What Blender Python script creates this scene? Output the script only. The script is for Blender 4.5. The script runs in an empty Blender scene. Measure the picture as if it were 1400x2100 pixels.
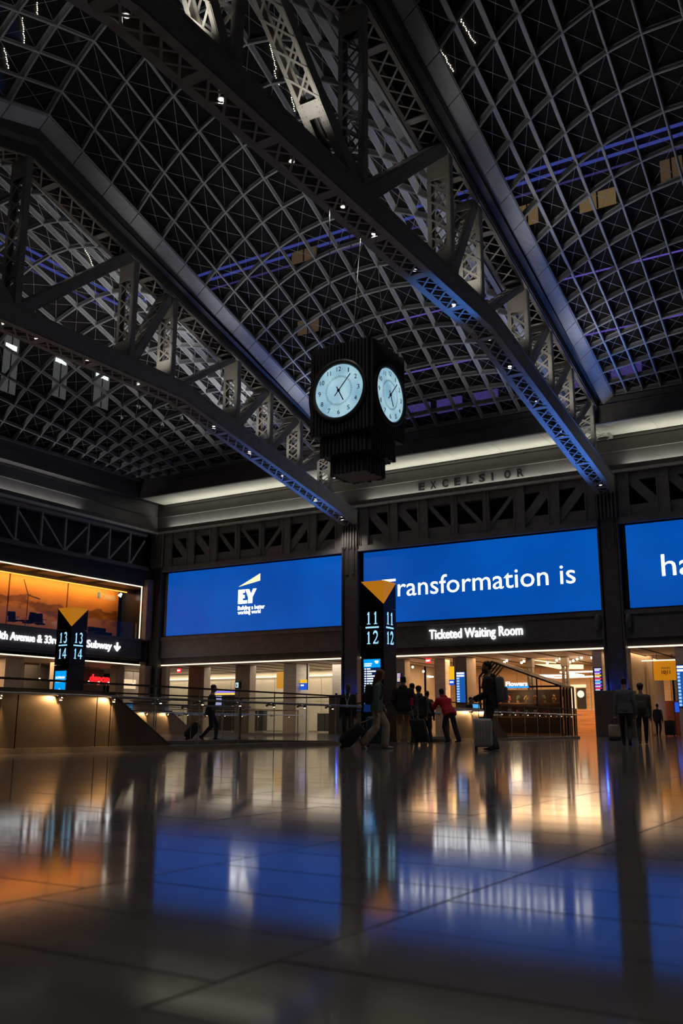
import bpy, bmesh, math, random
from mathutils import Vector, Matrix
random.seed(11)
S = bpy.context.scene
COL = S.collection
V = Vector
# ------------------------------------------------------------------ camera
F, YAW, PITCH, ROLL, CH = 1917.5, math.radians(31.742), math.radians(12.886), math.radians(.256), .47
_f = V((-math.sin(YAW)*math.cos(PITCH), math.cos(YAW)*math.cos(PITCH), math.sin(PITCH)))
_r0 = V((math.cos(YAW), math.sin(YAW), 0)); _u0 = _r0.cross(_f)
_r = _r0*math.cos(ROLL)+_u0*math.sin(ROLL); _u = -_r0*math.sin(ROLL)+_u0*math.cos(ROLL)
CAM = V((0, 0, CH))
cd = bpy.data.cameras.new('camera'); cam = bpy.data.objects.new('camera', cd); COL.objects.link(cam)
cd.sensor_fit = 'VERTICAL'; cd.sensor_height = 36.0; cd.lens = F/2100*36
cd.clip_end = 500; cd.clip_start = .05
cam.matrix_world = Matrix(((_r.x, _u.x, -_f.x, 0), (_r.y, _u.y, -_f.y, 0), (_r.z, _u.z, -_f.z, CH), (0, 0, 0, 1)))
cd.dof.use_dof = True; cd.dof.focus_distance = 26; cd.dof.aperture_fstop = 3.2
S.camera = cam
# ------------------------------------------------------------------ world, exposure
W = bpy.data.worlds.new('night'); S.world = W; W.use_nodes = True
W.node_tree.nodes['Background'].inputs[0].default_value = (.25, .32, .5, 1)
W.node_tree.nodes['Background'].inputs[1].default_value = .004
S.view_settings.view_transform = 'Standard'; S.view_settings.look = 'None'
S.view_settings.gamma = 1; S.view_settings.use_curve_mapping = False
S.view_settings.exposure = 0.0
S.cycles.transparent_max_bounces = 32
S.cycles.max_bounces = 7; S.cycles.diffuse_bounces = 3
S.cycles.sample_clamp_indirect = 4

def ray(x, y):
    d = _f*F+_r*(x-700)-_u*(y-1050); return d.normalized()
def onY(x, y, Y=50.): d = ray(x, y); return CAM+d*(Y/d.y)
def onX(x, y, X): d = ray(x, y); return CAM+d*(X/d.x)
def onZ(x, y, Z=0.): d = ray(x, y); return CAM+d*((Z-CH)/d.z)
def proj(p):
    v = V(p)-CAM; dd = v.dot(_f)
    if dd < .1: return (-9999, -9999, 1)
    return (700+F*v.dot(_r)/dd, 1050-F*v.dot(_u)/dd, dd)

# ------------------------------------------------------------------ the hall's lamps and added vault lights
TA, TB = -30.1, -13.8            # the two roof trusses
RIDGE = 22.9
def light(kind, name, loc, energy, color, target=None, size=1., size_y=None, spot=60, blend=.6, radius=.08):
    l = bpy.data.lights.new(name, kind); l.energy = energy; l.color = color
    if kind == 'AREA':
        l.shape = 'RECTANGLE' if size_y else 'SQUARE'; l.size = size
        if size_y: l.size_y = size_y
    elif kind == 'SPOT':
        l.spot_size = math.radians(spot); l.spot_blend = blend; l.shadow_soft_size = radius
    else: l.shadow_soft_size = radius
    o = bpy.data.objects.new(name, l); COL.objects.link(o); o.location = loc
    if target is not None:
        d = V(target)-V(loc); o.rotation_euler = d.to_track_quat('-Z', 'Y').to_euler()
    return o
WARM = (1, .62, .34); SOFT = (1, .86, .68); COOL = (.72, .82, 1)
# uplights on the cornice ledge, washing the soffit above the screens
for i, (xa, xb) in enumerate(((-45.8, -31), (-29.2, -14.6), (-13, 2))):
    light('AREA', 'cornice_uplight', ((xa+xb)/2, 49.84, 14.30), 210, (.95, .95, .85), ((xa+xb)/2, 48.9, 17), xb-xa-.6, .12)
# added strips on the side wall cornice, brightening the vault ribs
for ya in (13, 25, 37):
    light('AREA', 'added_vault_strip', (-46.64, ya, 14.30), 110, (.97, .97, .95), (-42.5, ya, 20), 11, .1)
for x, s in ((TA+.8, 1), (TB-.8, -1), (TB+.8, 1), (TA-.8, -1)):      # added floods without fixtures at the bottom chords, brightening the vaults
    for d in (-19, -11, -4, 4, 11, 18):
        y = RIDGE+d; zb = 16.15-.192*max(0., abs(d)-10.1)
        light('SPOT', 'added_vault_flood', (x, y, zb+.95), 390*(1.3 if d > 10 else 1) if x > TA else 760*(2. if d > 10 else 1), (.97, .97, .95), (x+s*5.2, y+(1.5 if d > 0 else -1.5), zb+8), spot=84, blend=.9, radius=.12)
# concourse ceilings seen beyond the hall
def ceil_light(x, y, z, e, c, sx, sy): return light('AREA', 'ceiling_light_panel', (x, y, z), e, c, (x, y, 0), sx, sy)
for x in (-52, -43, -38.5, -34): ceil_light(x, 56, 4.58, 150, SOFT, 3.6, 5)
for x in (-27, -23, -19, -15.5): ceil_light(x, 57.5, 4.58, 430, (1, .58, .28), 3.4, 7)
for x in (-10, -6, -2): ceil_light(x, 57, 4.58, 130, WARM, 3, 5)
for y in (25, 31, 37, 43): ceil_light(-51, y, 4.56, 260, WARM, 3, 4)
# ------------------------------------------------------------------ materials
MATS = {}
def mat(name, col, rough=.5, metal=0., var=.18, scale=3., bump=0., emis=None, es=0., spec=.5, stretch=None):
    if name in MATS: return MATS[name]
    m = bpy.data.materials.new(name); m.use_nodes = True; MATS[name] = m
    nt = m.node_tree; b = nt.nodes['Principled BSDF']
    b.inputs['Roughness'].default_value = rough; b.inputs['Metallic'].default_value = metal
    b.inputs['Specular IOR Level'].default_value = spec
    if emis:
        b.inputs['Base Color'].default_value = (*[c*.2 for c in emis], 1)
        b.inputs['Emission Color'].default_value = (*emis, 1); b.inputs['Emission Strength'].default_value = es
        return m
    tc = nt.nodes.new('ShaderNodeTexCoord'); mp = nt.nodes.new('ShaderNodeMapping'); nz = nt.nodes.new('ShaderNodeTexNoise')
    if stretch: mp.inputs['Scale'].default_value = stretch
    nt.links.new(tc.outputs['Object'], mp.inputs[0]); nt.links.new(mp.outputs[0], nz.inputs['Vector'])
    nz.inputs['Scale'].default_value = scale; nz.inputs['Detail'].default_value = 5
    cr = nt.nodes.new('ShaderNodeValToRGB'); nt.links.new(nz.outputs[0], cr.inputs[0])
    cr.color_ramp.elements[0].position = .3; cr.color_ramp.elements[1].position = .7
    cr.color_ramp.elements[0].color = (*[max(0, c*(1-var)) for c in col], 1)
    cr.color_ramp.elements[1].color = (*[min(1, c*(1+var)) for c in col], 1)
    nt.links.new(cr.outputs[0], b.inputs['Base Color'])
    if bump:
        bp = nt.nodes.new('ShaderNodeBump'); bp.inputs['Strength'].default_value = bump; bp.inputs['Distance'].default_value = .02
        nt.links.new(nz.outputs[0], bp.inputs['Height']); nt.links.new(bp.outputs[0], b.inputs['Normal'])
    return m
def emit(name, col, s): return mat(name, col, emis=col, es=s, rough=.4)
def glass(name, tint=(.9, .93, .93), refl=1.45, rough=.02, dust_haze=0.):
    if name in MATS: return MATS[name]
    m = bpy.data.materials.new(name); m.use_nodes = True; MATS[name] = m; nt = m.node_tree; nt.nodes.clear()
    out = nt.nodes.new('ShaderNodeOutputMaterial'); mx = nt.nodes.new('ShaderNodeMixShader')
    t = nt.nodes.new('ShaderNodeBsdfTransparent'); g = nt.nodes.new('ShaderNodeBsdfGlossy'); fr = nt.nodes.new('ShaderNodeFresnel')
    t.inputs[0].default_value = (*tint, 1); g.inputs['Roughness'].default_value = rough; fr.inputs[0].default_value = refl
    geo = nt.nodes.new('ShaderNodeNewGeometry'); fm = nt.nodes.new('ShaderNodeMath'); fm.operation = 'SUBTRACT'; fm.inputs[0].default_value = 1
    mu = nt.nodes.new('ShaderNodeMath'); mu.operation = 'MULTIPLY'; nt.links.new(geo.outputs['Backfacing'], fm.inputs[1]); nt.links.new(fm.outputs[0], mu.inputs[0]); nt.links.new(fr.outputs[0], mu.inputs[1])
    nt.links.new(mu.outputs[0], mx.inputs[0]); nt.links.new(t.outputs[0], mx.inputs[1]); nt.links.new(g.outputs[0], mx.inputs[2])
    if dust_haze:  # thin dust; its grey also lifts the dark panes off black
        df = nt.nodes.new('ShaderNodeBsdfDiffuse'); df.inputs[0].default_value = (.6, .56, .54, 1); m2 = nt.nodes.new('ShaderNodeMixShader'); m2.inputs[0].default_value = dust_haze
        nt.links.new(mx.outputs[0], m2.inputs[1]); nt.links.new(df.outputs[0], m2.inputs[2]); nt.links.new(m2.outputs[0], out.inputs[0])
    else: nt.links.new(mx.outputs[0], out.inputs[0])
    return m
STEEL = mat('painted_truss_steel', (.30, .285, .26), .5, 0, .12, 2.)
DARKSTEEL = mat('dark_bronze_steel', (.085, .078, .074), .5, .1, .15, 2.)
RIB = mat('rib_steel', (.34, .34, .345), .42, .1, .10, 1.5)
CURB = mat('brushed_curb_panel', (.40, .40, .40), .45, .2, .12, 2., stretch=(1, 1, 8))
FRIEZE = mat('frieze_metal', (.135, .128, .122), .42, .25, .10, 1.)
SOFFIT = mat('cream_soffit_panel', (.62, .60, .52), .6, 0, .05, 1.)
GIRDER = mat('girder_steel', (.25, .24, .23), .5, .1, .14, 3.)
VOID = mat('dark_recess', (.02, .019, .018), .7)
BLACK = mat('black_metal', (.02, .02, .021), .42, .3)
NIGHT = mat('night_facade', (.03, .026, .025), .8, 0, .3, .6)
PANE = glass('skylight_glass', (.93, .95, .96), 1.3, dust_haze=.012)
GLASS = glass('guard_glass', (.97, .98, .975), 1.4)
CONCRETE = mat('beige_stone', (.42, .36, .29), .45, 0, .12, 2.)
BROWNSTONE = mat('brown_pillar_stone', (.30, .235, .19), .5, 0, .12, 2.)
MARBLE = mat('striped_marble', (.74, .69, .61), .35, 0, .16, 2.2, stretch=(.6, .6, 6))
WOOD = mat('warm_wood', (.36, .17, .07), .45, 0, .3, 2., stretch=(.4, .4, 7))
PLANK = mat('ceiling_plank', (.42, .30, .19), .5, 0, .2, 2., stretch=(.3, 4, 1))
CHROME = mat('brushed_steel', (.62, .61, .60), .25, 1., .06, 6.)
BRONZE = mat('bronze_cladding', (.27, .21, .155), .36, .55, .14, 1.3, stretch=(1, 1, 3))
WHITE = emit('white_letter_light', (1, .98, .97), 3.2)
STRIP = emit('warm_led_strip', (1, .74, .50), 1.9)
DOWN = emit('downlight_lens', (1, .88, .78), 1.6)
ORANGE = emit('orange_cove_light', (1, .50, .08), 1.7)

# ------------------------------------------------------------------ mesh helpers
class MB:
    def __init__(s): s.v = []; s.f = []
    def add(s, vs, fs):
        n = len(s.v); s.v += [tuple(v) for v in vs]; s.f += [tuple(i+n for i in f) for f in fs]; return s
    def hexa(s, p): return s.add(p, [(0, 3, 2, 1), (4, 5, 6, 7), (0, 1, 5, 4), (1, 2, 6, 5), (2, 3, 7, 6), (3, 0, 4, 7)])
    def box(s, x0, x1, y0, y1, z0, z1):
        x0, x1 = sorted((x0, x1)); y0, y1 = sorted((y0, y1)); z0, z1 = sorted((z0, z1))
        return s.hexa([(x0, y0, z0), (x1, y0, z0), (x1, y1, z0), (x0, y1, z0), (x0, y0, z1), (x1, y0, z1), (x1, y1, z1), (x0, y1, z1)])
    def bar(s, p0, p1, w, t, up=(0, 0, 1)):
        p0 = V(p0); p1 = V(p1); a = (p1-p0).normalized(); up = V(up)
        sd = a.cross(up)
        if sd.length < 1e-4: sd = a.cross(V((0, 1, 0)))
        sd.normalize(); n = sd.cross(a); sd *= w/2; n *= t/2
        return s.hexa([p0-sd-n, p0+sd-n, p0+sd+n, p0-sd+n, p1-sd-n, p1+sd-n, p1+sd+n, p1-sd+n][0:8])
    def tube(s, p0, p1, r0, r1=None, n=10):
        r1 = r0 if r1 is None else r1; p0 = V(p0); p1 = V(p1); a = (p1-p0).normalized()
        x = a.cross(V((0, 0, 1)) if abs(a.z) < .9 else V((1, 0, 0))).normalized(); y = a.cross(x)
        vs = []
        for p, r in ((p0, r0), (p1, r1)):
            vs += [p+x*r*math.cos(2*math.pi*i/n)+y*r*math.sin(2*math.pi*i/n) for i in range(n)]
        fs = [(i, (i+1) % n, n+(i+1) % n, n+i) for i in range(n)]+[tuple(range(n))[::-1], tuple(range(n, 2*n))]
        return s.add(vs, fs)
    def pipe(s, pts, r, n=8):
        for a, b in zip(pts, pts[1:]): s.tube(a, b, r, r, n)
        return s
    def prism(s, poly, d):
        d = V(d); n = len(poly); a = [V(p) for p in poly]; b = [p+d for p in a]
        return s.add(a+b, [tuple(range(n))[::-1], tuple(range(n, 2*n))]+[(i, (i+1) % n, n+(i+1) % n, n+i) for i in range(n)])
    def ball(s, c, rx, ry=None, rz=None, n=10, m=7):
        ry = rx if ry is None else ry; rz = rx if rz is None else rz; c = V(c); vs = [c+V((0, 0, -rz))]
        for j in range(1, m):
            t = math.pi*j/m-math.pi/2
            vs += [c+V((rx*math.cos(t)*math.cos(2*math.pi*i/n), ry*math.cos(t)*math.sin(2*math.pi*i/n), rz*math.sin(t))) for i in range(n)]
        vs.append(c+V((0, 0, rz))); fs = [(0, 1+(i+1) % n, 1+i) for i in range(n)]
        for j in range(m-2):
            b = 1+j*n; fs += [(b+i, b+(i+1) % n, b+n+(i+1) % n, b+n+i) for i in range(n)]
        b = 1+(m-2)*n; fs += [(b+i, b+(i+1) % n, b+n) for i in range(n)]
        return s.add(vs, fs)
    def loft(s, rings, close=True):
        n = len(rings[0]); vs = [p for r in rings for p in r]; fs = []
        for j in range(len(rings)-1):
            fs += [(j*n+i, j*n+(i+1) % n, (j+1)*n+(i+1) % n, (j+1)*n+i) for i in range(n)]
        if close: fs += [tuple(range(n))[::-1], tuple(range((len(rings)-1)*n, len(rings)*n))]
        return s.add(vs, fs)
    def mesh(s, name='m', smooth=False):
        me = bpy.data.meshes.new(name); me.from_pydata(s.v, [], s.f); me.validate(); me.update()
        bm = bmesh.new(); bm.from_mesh(me); bmesh.ops.recalc_face_normals(bm, faces=bm.faces); bm.to_mesh(me); bm.free()
        if smooth: me.shade_smooth()
        return me
    def build(s, name, m, parent=None, smooth=False, bevel=0): return put(name, s.mesh(name, smooth), m, parent, bevel=bevel)
def origin(p):
    while p is not None and p.type != 'EMPTY': p = p.parent
    return p.location.copy() if p is not None else V((0, 0, 0))
def put(name, me, m, parent=None, mw=None, bevel=0):
    o = bpy.data.objects.new(name, me); COL.objects.link(o)
    if m is not None and (len(me.materials) == 0): me.materials.append(m)
    if parent is not None:
        o.parent = parent; o.matrix_parent_inverse = Matrix.Translation(-origin(parent)) if parent.type == 'EMPTY' else Matrix.Identity(4)
    if mw is not None: o.matrix_basis = mw
    if bevel:
        b = o.modifiers.new('bevel', 'BEVEL'); b.width = bevel; b.segments = 2; b.limit_method = 'ANGLE'
    return o
def thing(name, label, cat, loc=(0, 0, 0), group=None):
    o = bpy.data.objects.new(name, None); COL.objects.link(o); o.location = loc; o.empty_display_size = .2
    o['label'] = label; o['category'] = cat
    if group: o['group'] = group
    return o
def tag(o, label, cat, group=None):
    o['label'] = label; o['category'] = cat
    if group: o['group'] = group
    return o
def struct(o, label=None):
    o['kind'] = 'structure'
    if label: o['label'] = label
    return o
UNIT = MB().box(-.5, .5, -.5, .5, -.5, .5).mesh('unit_bar')
_unit = {}
def unit(m):
    if m.name not in _unit:
        me = UNIT.copy(); me.materials.append(m); _unit[m.name] = me
    return _unit[m.name]
def barmat(p0, p1, w, t, up):
    p0 = V(p0); p1 = V(p1); a = p1-p0; L = a.length; a.normalize(); sd = a.cross(V(up))
    if sd.length < 1e-4: sd = a.cross(V((1, 0, 0)))
    sd.normalize(); n = sd.cross(a); c = (p0+p1)/2
    return Matrix(((a.x*L, sd.x*w, n.x*t, c.x), (a.y*L, sd.y*w, n.y*t, c.y), (a.z*L, sd.z*w, n.z*t, c.z), (0, 0, 0, 1)))
def pscore(mw, size):
    x, y, d = proj(mw.translation)
    return size*F/d if (-60 < x < 1460 and -60 < y < 2160 and d > 1) else size/(1+d)*.001
def pieces(entries, limit, stuff_parent, m, name):
    """entries: (parent, matrix, size, name, mesh). The largest in view become objects, the rest one stuff part."""
    e = sorted(entries, key=lambda q: -pscore(q[1], q[2]))
    for par, mw, sz, nm, me in e[:limit]: put(nm, me, m, par, mw)
    rest = e[limit:]
    if rest:
        b = MB()
        for par, mw, sz, nm, me in rest: b.add([mw @ v.co for v in me.vertices], [tuple(p.vertices) for p in me.polygons])
        o = b.build(name, m, stuff_parent); o['kind'] = 'stuff'
# ------------------------------------------------------------------ lettering (made first, while the scene is small)
def _text(s, bold):
    c = bpy.data.curves.new('t', 'FONT'); c.body = s; c.size = 1; c.offset = bold; c.resolution_u = 3; c.extrude = .02
    o = bpy.data.objects.new('t', c); COL.objects.link(o)
    dg = bpy.context.evaluated_depsgraph_get(); me = bpy.data.meshes.new_from_object(o.evaluated_get(dg))
    bpy.data.objects.remove(o); bpy.data.curves.remove(c)
    return [v.co.copy() for v in me.vertices], [tuple(p.vertices) for p in me.polygons]
_tx = {}
def tx(s, bold=0.):
    if (s, bold) not in _tx: _tx[(s, bold)] = _text(s, bold)
    return _tx[(s, bold)]
_H = tx('H'); CAP = max(v.y for v in _H[0])-min(v.y for v in _H[0])
def letters(name, s, p0, u, width, cap, m, parent=None, bold=.012, depth=.03, up=(0, 0, 1), split=False):
    """p0 lower-left of the line on its surface, u reading direction, fitted to width and cap height"""
    vs, fs = tx(s, bold); x0 = min(v.x for v in vs); x1 = max(v.x for v in vs)
    u = V(u).normalized(); up = V(up); n = u.cross(up).normalized(); p0 = V(p0); sx = width/(x1-x0); sy = cap/CAP
    P = [p0+u*(v.x-x0)*sx+up*v.y*sy+n*((v.z/.04+.5)*depth) for v in vs]
    if not split: return MB().add(P, fs).build(name, m, parent)
    par_ = list(range(len(vs)))                              # one object for each letter
    def fi(i):
        while par_[i] != i: par_[i] = par_[par_[i]]; i = par_[i]
        return i
    for f in fs:
        for k in f[1:]: par_[fi(k)] = fi(f[0])
    comp = {}
    for f in fs: comp.setdefault(fi(f[0]), []).append(f)
    iv = sorted((min(vs[k].x for f in c for k in f), max(vs[k].x for f in c for k in f), c) for c in comp.values())
    groups = []
    for a, b, c in iv:
        if groups and a < groups[-1][1]-.35*min(b-a, groups[-1][1]-groups[-1][0]): groups[-1][1] = max(groups[-1][1], b); groups[-1][2].extend(c)
        else: groups.append([a, b, list(c)])
    for a, b, c in groups:
        ids = sorted({k for f in c for k in f}); ix = {k: q for q, k in enumerate(ids)}
        MB().add([P[k] for k in ids], [tuple(ix[k] for k in f) for f in c]).build('letter', m, parent)
for _s in ('EY', 'Building a better', 'working world', 'Transformation is', 'ha', 'Ticketed Waiting Room', 'EXCELSIOR',
           '8th Avenue & 33rd', 'Street', 'Subway', 'FORWARD', 'depop', 'Flowers', 'TRACKS', '10|11', 'EXIT', 'MOYNIHAN', 'TRAIN HALL'):
    tx(_s, .012); tx(_s, 0.)
for _i in range(1, 13): tx(str(_i), 0.)
# ------------------------------------------------------------------ floor
WELLS = [(-16.4, -12.8, -2., 21.3), (-16.4, -12.8, 27., 39.6), (-30.6, -27., -2., 21.3), (-30.6, -27., 27., 39.6)]
def floor_material(joints):
    m = bpy.data.materials.new('polished_stone_floor' if joints else 'polished_stone_tile'); m.use_nodes = True; nt = m.node_tree
    b = nt.nodes['Principled BSDF']; L = nt.links.new
    tc = nt.nodes.new('ShaderNodeTexCoord'); geo = nt.nodes.new('ShaderNodeNewGeometry')
    mp = nt.nodes.new('ShaderNodeMapping'); mp.inputs['Scale'].default_value = (1.2, 5, 1)
    nz = nt.nodes.new('ShaderNodeTexNoise'); nz.inputs['Scale'].default_value = 1.1; nz.inputs['Detail'].default_value = 6
    L(geo.outputs['Position'], mp.inputs[0]); L(mp.outputs[0], nz.inputs['Vector'])
    cr = nt.nodes.new('ShaderNodeValToRGB'); L(nz.outputs[0], cr.inputs[0])
    cr.color_ramp.elements[0].position = .25; cr.color_ramp.elements[1].position = .75
    cr.color_ramp.elements[0].color = (.175, .157, .148, 1); cr.color_ramp.elements[1].color = (.24, .216, .203, 1)
    base = cr.outputs[0]
    if joints:
        sx = nt.nodes.new('ShaderNodeSeparateXYZ'); cx = nt.nodes.new('ShaderNodeCombineXYZ')
        L(geo.outputs['Position'], sx.inputs[0]); ad = nt.nodes.new('ShaderNodeMath'); ad.inputs[1].default_value = 1.2+98*.98
        ad2 = nt.nodes.new('ShaderNodeMath'); ad2.inputs[1].default_value = 80-1.9+.2
        L(sx.outputs[0], ad.inputs[0]); L(sx.outputs[1], ad2.inputs[0]); L(ad2.outputs[0], cx.inputs[0]); L(ad.outputs[0], cx.inputs[1])
        br = nt.nodes.new('ShaderNodeTexBrick'); L(cx.outputs[0], br.inputs['Vector']); br.offset = .5
        br.inputs['Scale'].default_value = 1; br.inputs['Brick Width'].default_value = .4; br.inputs['Row Height'].default_value = .98
        br.inputs['Mortar Size'].default_value = .004; br.inputs['Mortar'].default_value = (.05, .042, .036, 1)
        L(base, br.inputs['Color1']); L(base, br.inputs['Color2']); base = br.outputs[0]
    L(base, b.inputs['Base Color'])
    n2 = nt.nodes.new('ShaderNodeTexNoise'); n2.inputs['Scale'].default_value = 2.2; n2.inputs['Detail'].default_value = 4
    L(geo.outputs['Position'], n2.inputs['Vector'])
    mr = nt.nodes.new('ShaderNodeMapRange'); mr.inputs[3].default_value = .06; mr.inputs[4].default_value = .10
    L(n2.outputs[0], mr.inputs[0]); L(mr.outputs[0], b.inputs['Roughness'])
    b.inputs['Specular IOR Level'].default_value = .30; b.inputs['IOR'].default_value = 1.5
    bp = nt.nodes.new('ShaderNodeBump'); bp.inputs['Strength'].default_value = .04; bp.inputs['Distance'].default_value = .002
    L(nz.outputs[0], bp.inputs['Height']); L(bp.outputs[0], b.inputs['Normal'])
    return m
FLOORM = floor_material(True); TILEM = floor_material(False)
TX0, TX1, TY0, TY1 = -1.2-8*.98, -1.2+2*.98, .3, 9.9          # patch laid with separate tiles
def rects_minus(x0, x1, y0, y1, holes):
    xs = sorted({x0, x1, *[h[0] for h in holes], *[h[1] for h in holes]}); ys = sorted({y0, y1, *[h[2] for h in holes], *[h[3] for h in holes]})
    for a, b in zip(xs, xs[1:]):
        for c, d in zip(ys, ys[1:]):
            mx, my = (a+b)/2, (c+d)/2
            if not any(h[0] < mx < h[1] and h[2] < my < h[3] for h in holes): yield a, b, c, d
fb = MB()
for a, b, c, d in rects_minus(-58, 20, -8, 72, WELLS+[(TX0, TX1, TY0, TY1)]): fb.add([(a, c, 0), (b, c, 0), (b, d, 0), (a, d, 0)], [(0, 1, 2, 3)])
fb.add([(TX0, TY0, -.004), (TX1, TY0, -.004), (TX1, TY1, -.004), (TX0, TY1, -.004)], [(0, 1, 2, 3)])
floor = struct(fb.build('floor', FLOORM))
bm_ = bpy.data.meshes.new('tile'); g = .0025; w2, d2 = .49-g, .2-g; bv = .0022
tb = MB(); tb.loft([[(-w2, -d2, -.02), (w2, -d2, -.02), (w2, d2, -.02), (-w2, d2, -.02)], [(-w2, -d2, -bv), (w2, -d2, -bv), (w2, d2, -bv), (-w2, d2, -bv)],
    [(-w2+bv, -d2+bv, 0), (w2-bv, -d2+bv, 0), (w2-bv, d2-bv, 0), (-w2+bv, d2-bv, 0)]])
tile_me = tb.mesh('tile'); tile_me.materials.append(TILEM)
ents = []
for i in range(-8, 2):
    yy = TY0-.4+((1.9-(TY0-.4)) % .4)+(.2 if i % 2 == 0 else 0)
    while yy < TY1+.2:
        if yy > TY0-.15 and yy < TY1-.1: ents.append((floor, Matrix.Translation((-1.2+(i+.5)*.98, yy+.2, random.uniform(-.0006, .0006))), 1, 'tile', tile_me))
        yy += .4
pieces(ents, 295, floor, TILEM, 'tile_rows')
wb = MB()
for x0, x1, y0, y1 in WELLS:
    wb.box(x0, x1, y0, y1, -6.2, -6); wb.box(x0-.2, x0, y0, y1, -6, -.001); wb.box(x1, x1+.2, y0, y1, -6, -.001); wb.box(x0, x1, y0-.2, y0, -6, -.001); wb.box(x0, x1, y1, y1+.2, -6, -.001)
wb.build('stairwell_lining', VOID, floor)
# ------------------------------------------------------------------ screen wall (wall_back) and left wall, moulding by moulding
COLX = [-46.4, TA, TB, 2.5]
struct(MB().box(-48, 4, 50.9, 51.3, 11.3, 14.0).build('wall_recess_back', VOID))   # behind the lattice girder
wb = MB(); wb.box(-47, 4, 50.0, 51.2, 14.0, 17.0)                            # frieze
wall_back = struct(wb.build('wall_back', FRIEZE))
b = MB(); b.box(-46.5, 4, 49.7, 50.0, 14.0, 14.16); struct(MB().box(-46.5, 4, 49.7, 49.74, 14.16, 14.42).build('trim_20', DARKSTEEL)); struct(b.build('trim_1', mat('bright_moulding', (.55, .53, .50), .4, .3)))  # the dark lip is added to hide the cornice lamps from below
b = MB(); b.box(-46.8, 4, 49.9, 50, 15.26, 15.34).box(-46.8, 4, 49.93, 50, 16.0, 16.1); struct(b.build('trim_2', FRIEZE))
# soffit panels, each a piece, and the dark fascia carrying the vault
sof = MB(); sof.box(-46.8, 4, 47.35, 50.0, 16.24, 16.4); ceiling_e = struct(sof.build('ceiling', VOID))
for k in range(17):
    x0 = -46.2+k*2.95; MB().box(x0+.01, x0+2.94, 47.38, 49.97, 16.2, 16.235).build('soffit_panel', SOFFIT, ceiling_e)
b = MB(); b.box(-46.3, 4, 47.2, 47.42, 16.14, 17.45).box(-46.3, 4, 47.1, 47.25, 16.95, 17.05); struct(b.build('trim_3', DARKSTEEL))
# left wall
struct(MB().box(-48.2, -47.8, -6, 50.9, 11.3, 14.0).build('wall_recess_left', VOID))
b = MB(); b.box(-47.9, -46.8, -6, 50.0, 14.0, 17.0); wall_left = struct(b.build('wall_left', FRIEZE))
b = MB(); b.box(-46.8, -46.5, -6, 49.9, 14.0, 14.16); struct(MB().box(-46.54, -46.5, -6, 49.65, 14.16, 14.42).build('trim_21', DARKSTEEL)); struct(b.build('trim_4', MATS['bright_moulding']))  # dark lip added, keeps the side strips out of floor reflections
b = MB(); b.box(-46.8, -46.7, -6, 50, 15.26, 15.34).box(-46.8, -46.73, -6, 50, 16.0, 16.1); struct(b.build('trim_5', FRIEZE))
b = MB(); b.box(-46.8, -46.05, -6, 47.4, 16.15, 17.35).box(-46.15, -46.0, -6, 47.4, 16.9, 17.0); struct(b.build('trim_6', DARKSTEEL))
# wall faces around the screens: backing, sill beam, lower dark fascia
b = MB(); b.box(-46.8, 4, 50.1, 50.6, 6.55, 11.12); struct(b.build('wall_screen_backing', BLACK))
SILL = mat('sill_beam_metal', (.15, .148, .15), .42, .2)
for i in range(3):
    xa, xb = COLX[i]+.55, COLX[i+1]-.55
    o = MB().box(xa, xb, 49.9, 50.55, 5.05, 6.28).box(xa, xb, 49.78, 49.9, 6.28, 6.42).box(xa, xb, 49.83, 50.5, 6.42, 6.52).box(xa, xb, 49.84, 49.9, 5.05, 5.13).build('trim_%d' % (7+i), SILL); struct(o)
    o = MB().box(xa, xb, 50.02, 50.5, 4.62, 5.05).build('trim_%d' % (10+i), DARKSTEEL); struct(o)
    o = tag(MB().box(xa+.05, xb-.05, 49.98, 50.1, 4.53, 4.6).build('light_strip', STRIP), ('warm white light strip above the opening by the corner column', 'warm white light strip under the Ticketed Waiting Room sign', 'warm white light strip above the passage to tracks 10 and 11')[i], 'light strip')
    # head ledge above screens
    o = MB().box(xa, xb, 49.66, 50.4, 11.16, 11.3).box(xa, xb, 49.72, 50.4, 11.3, 11.5).build('trim_%d' % (13+i), GIRDER); struct(o)
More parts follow.
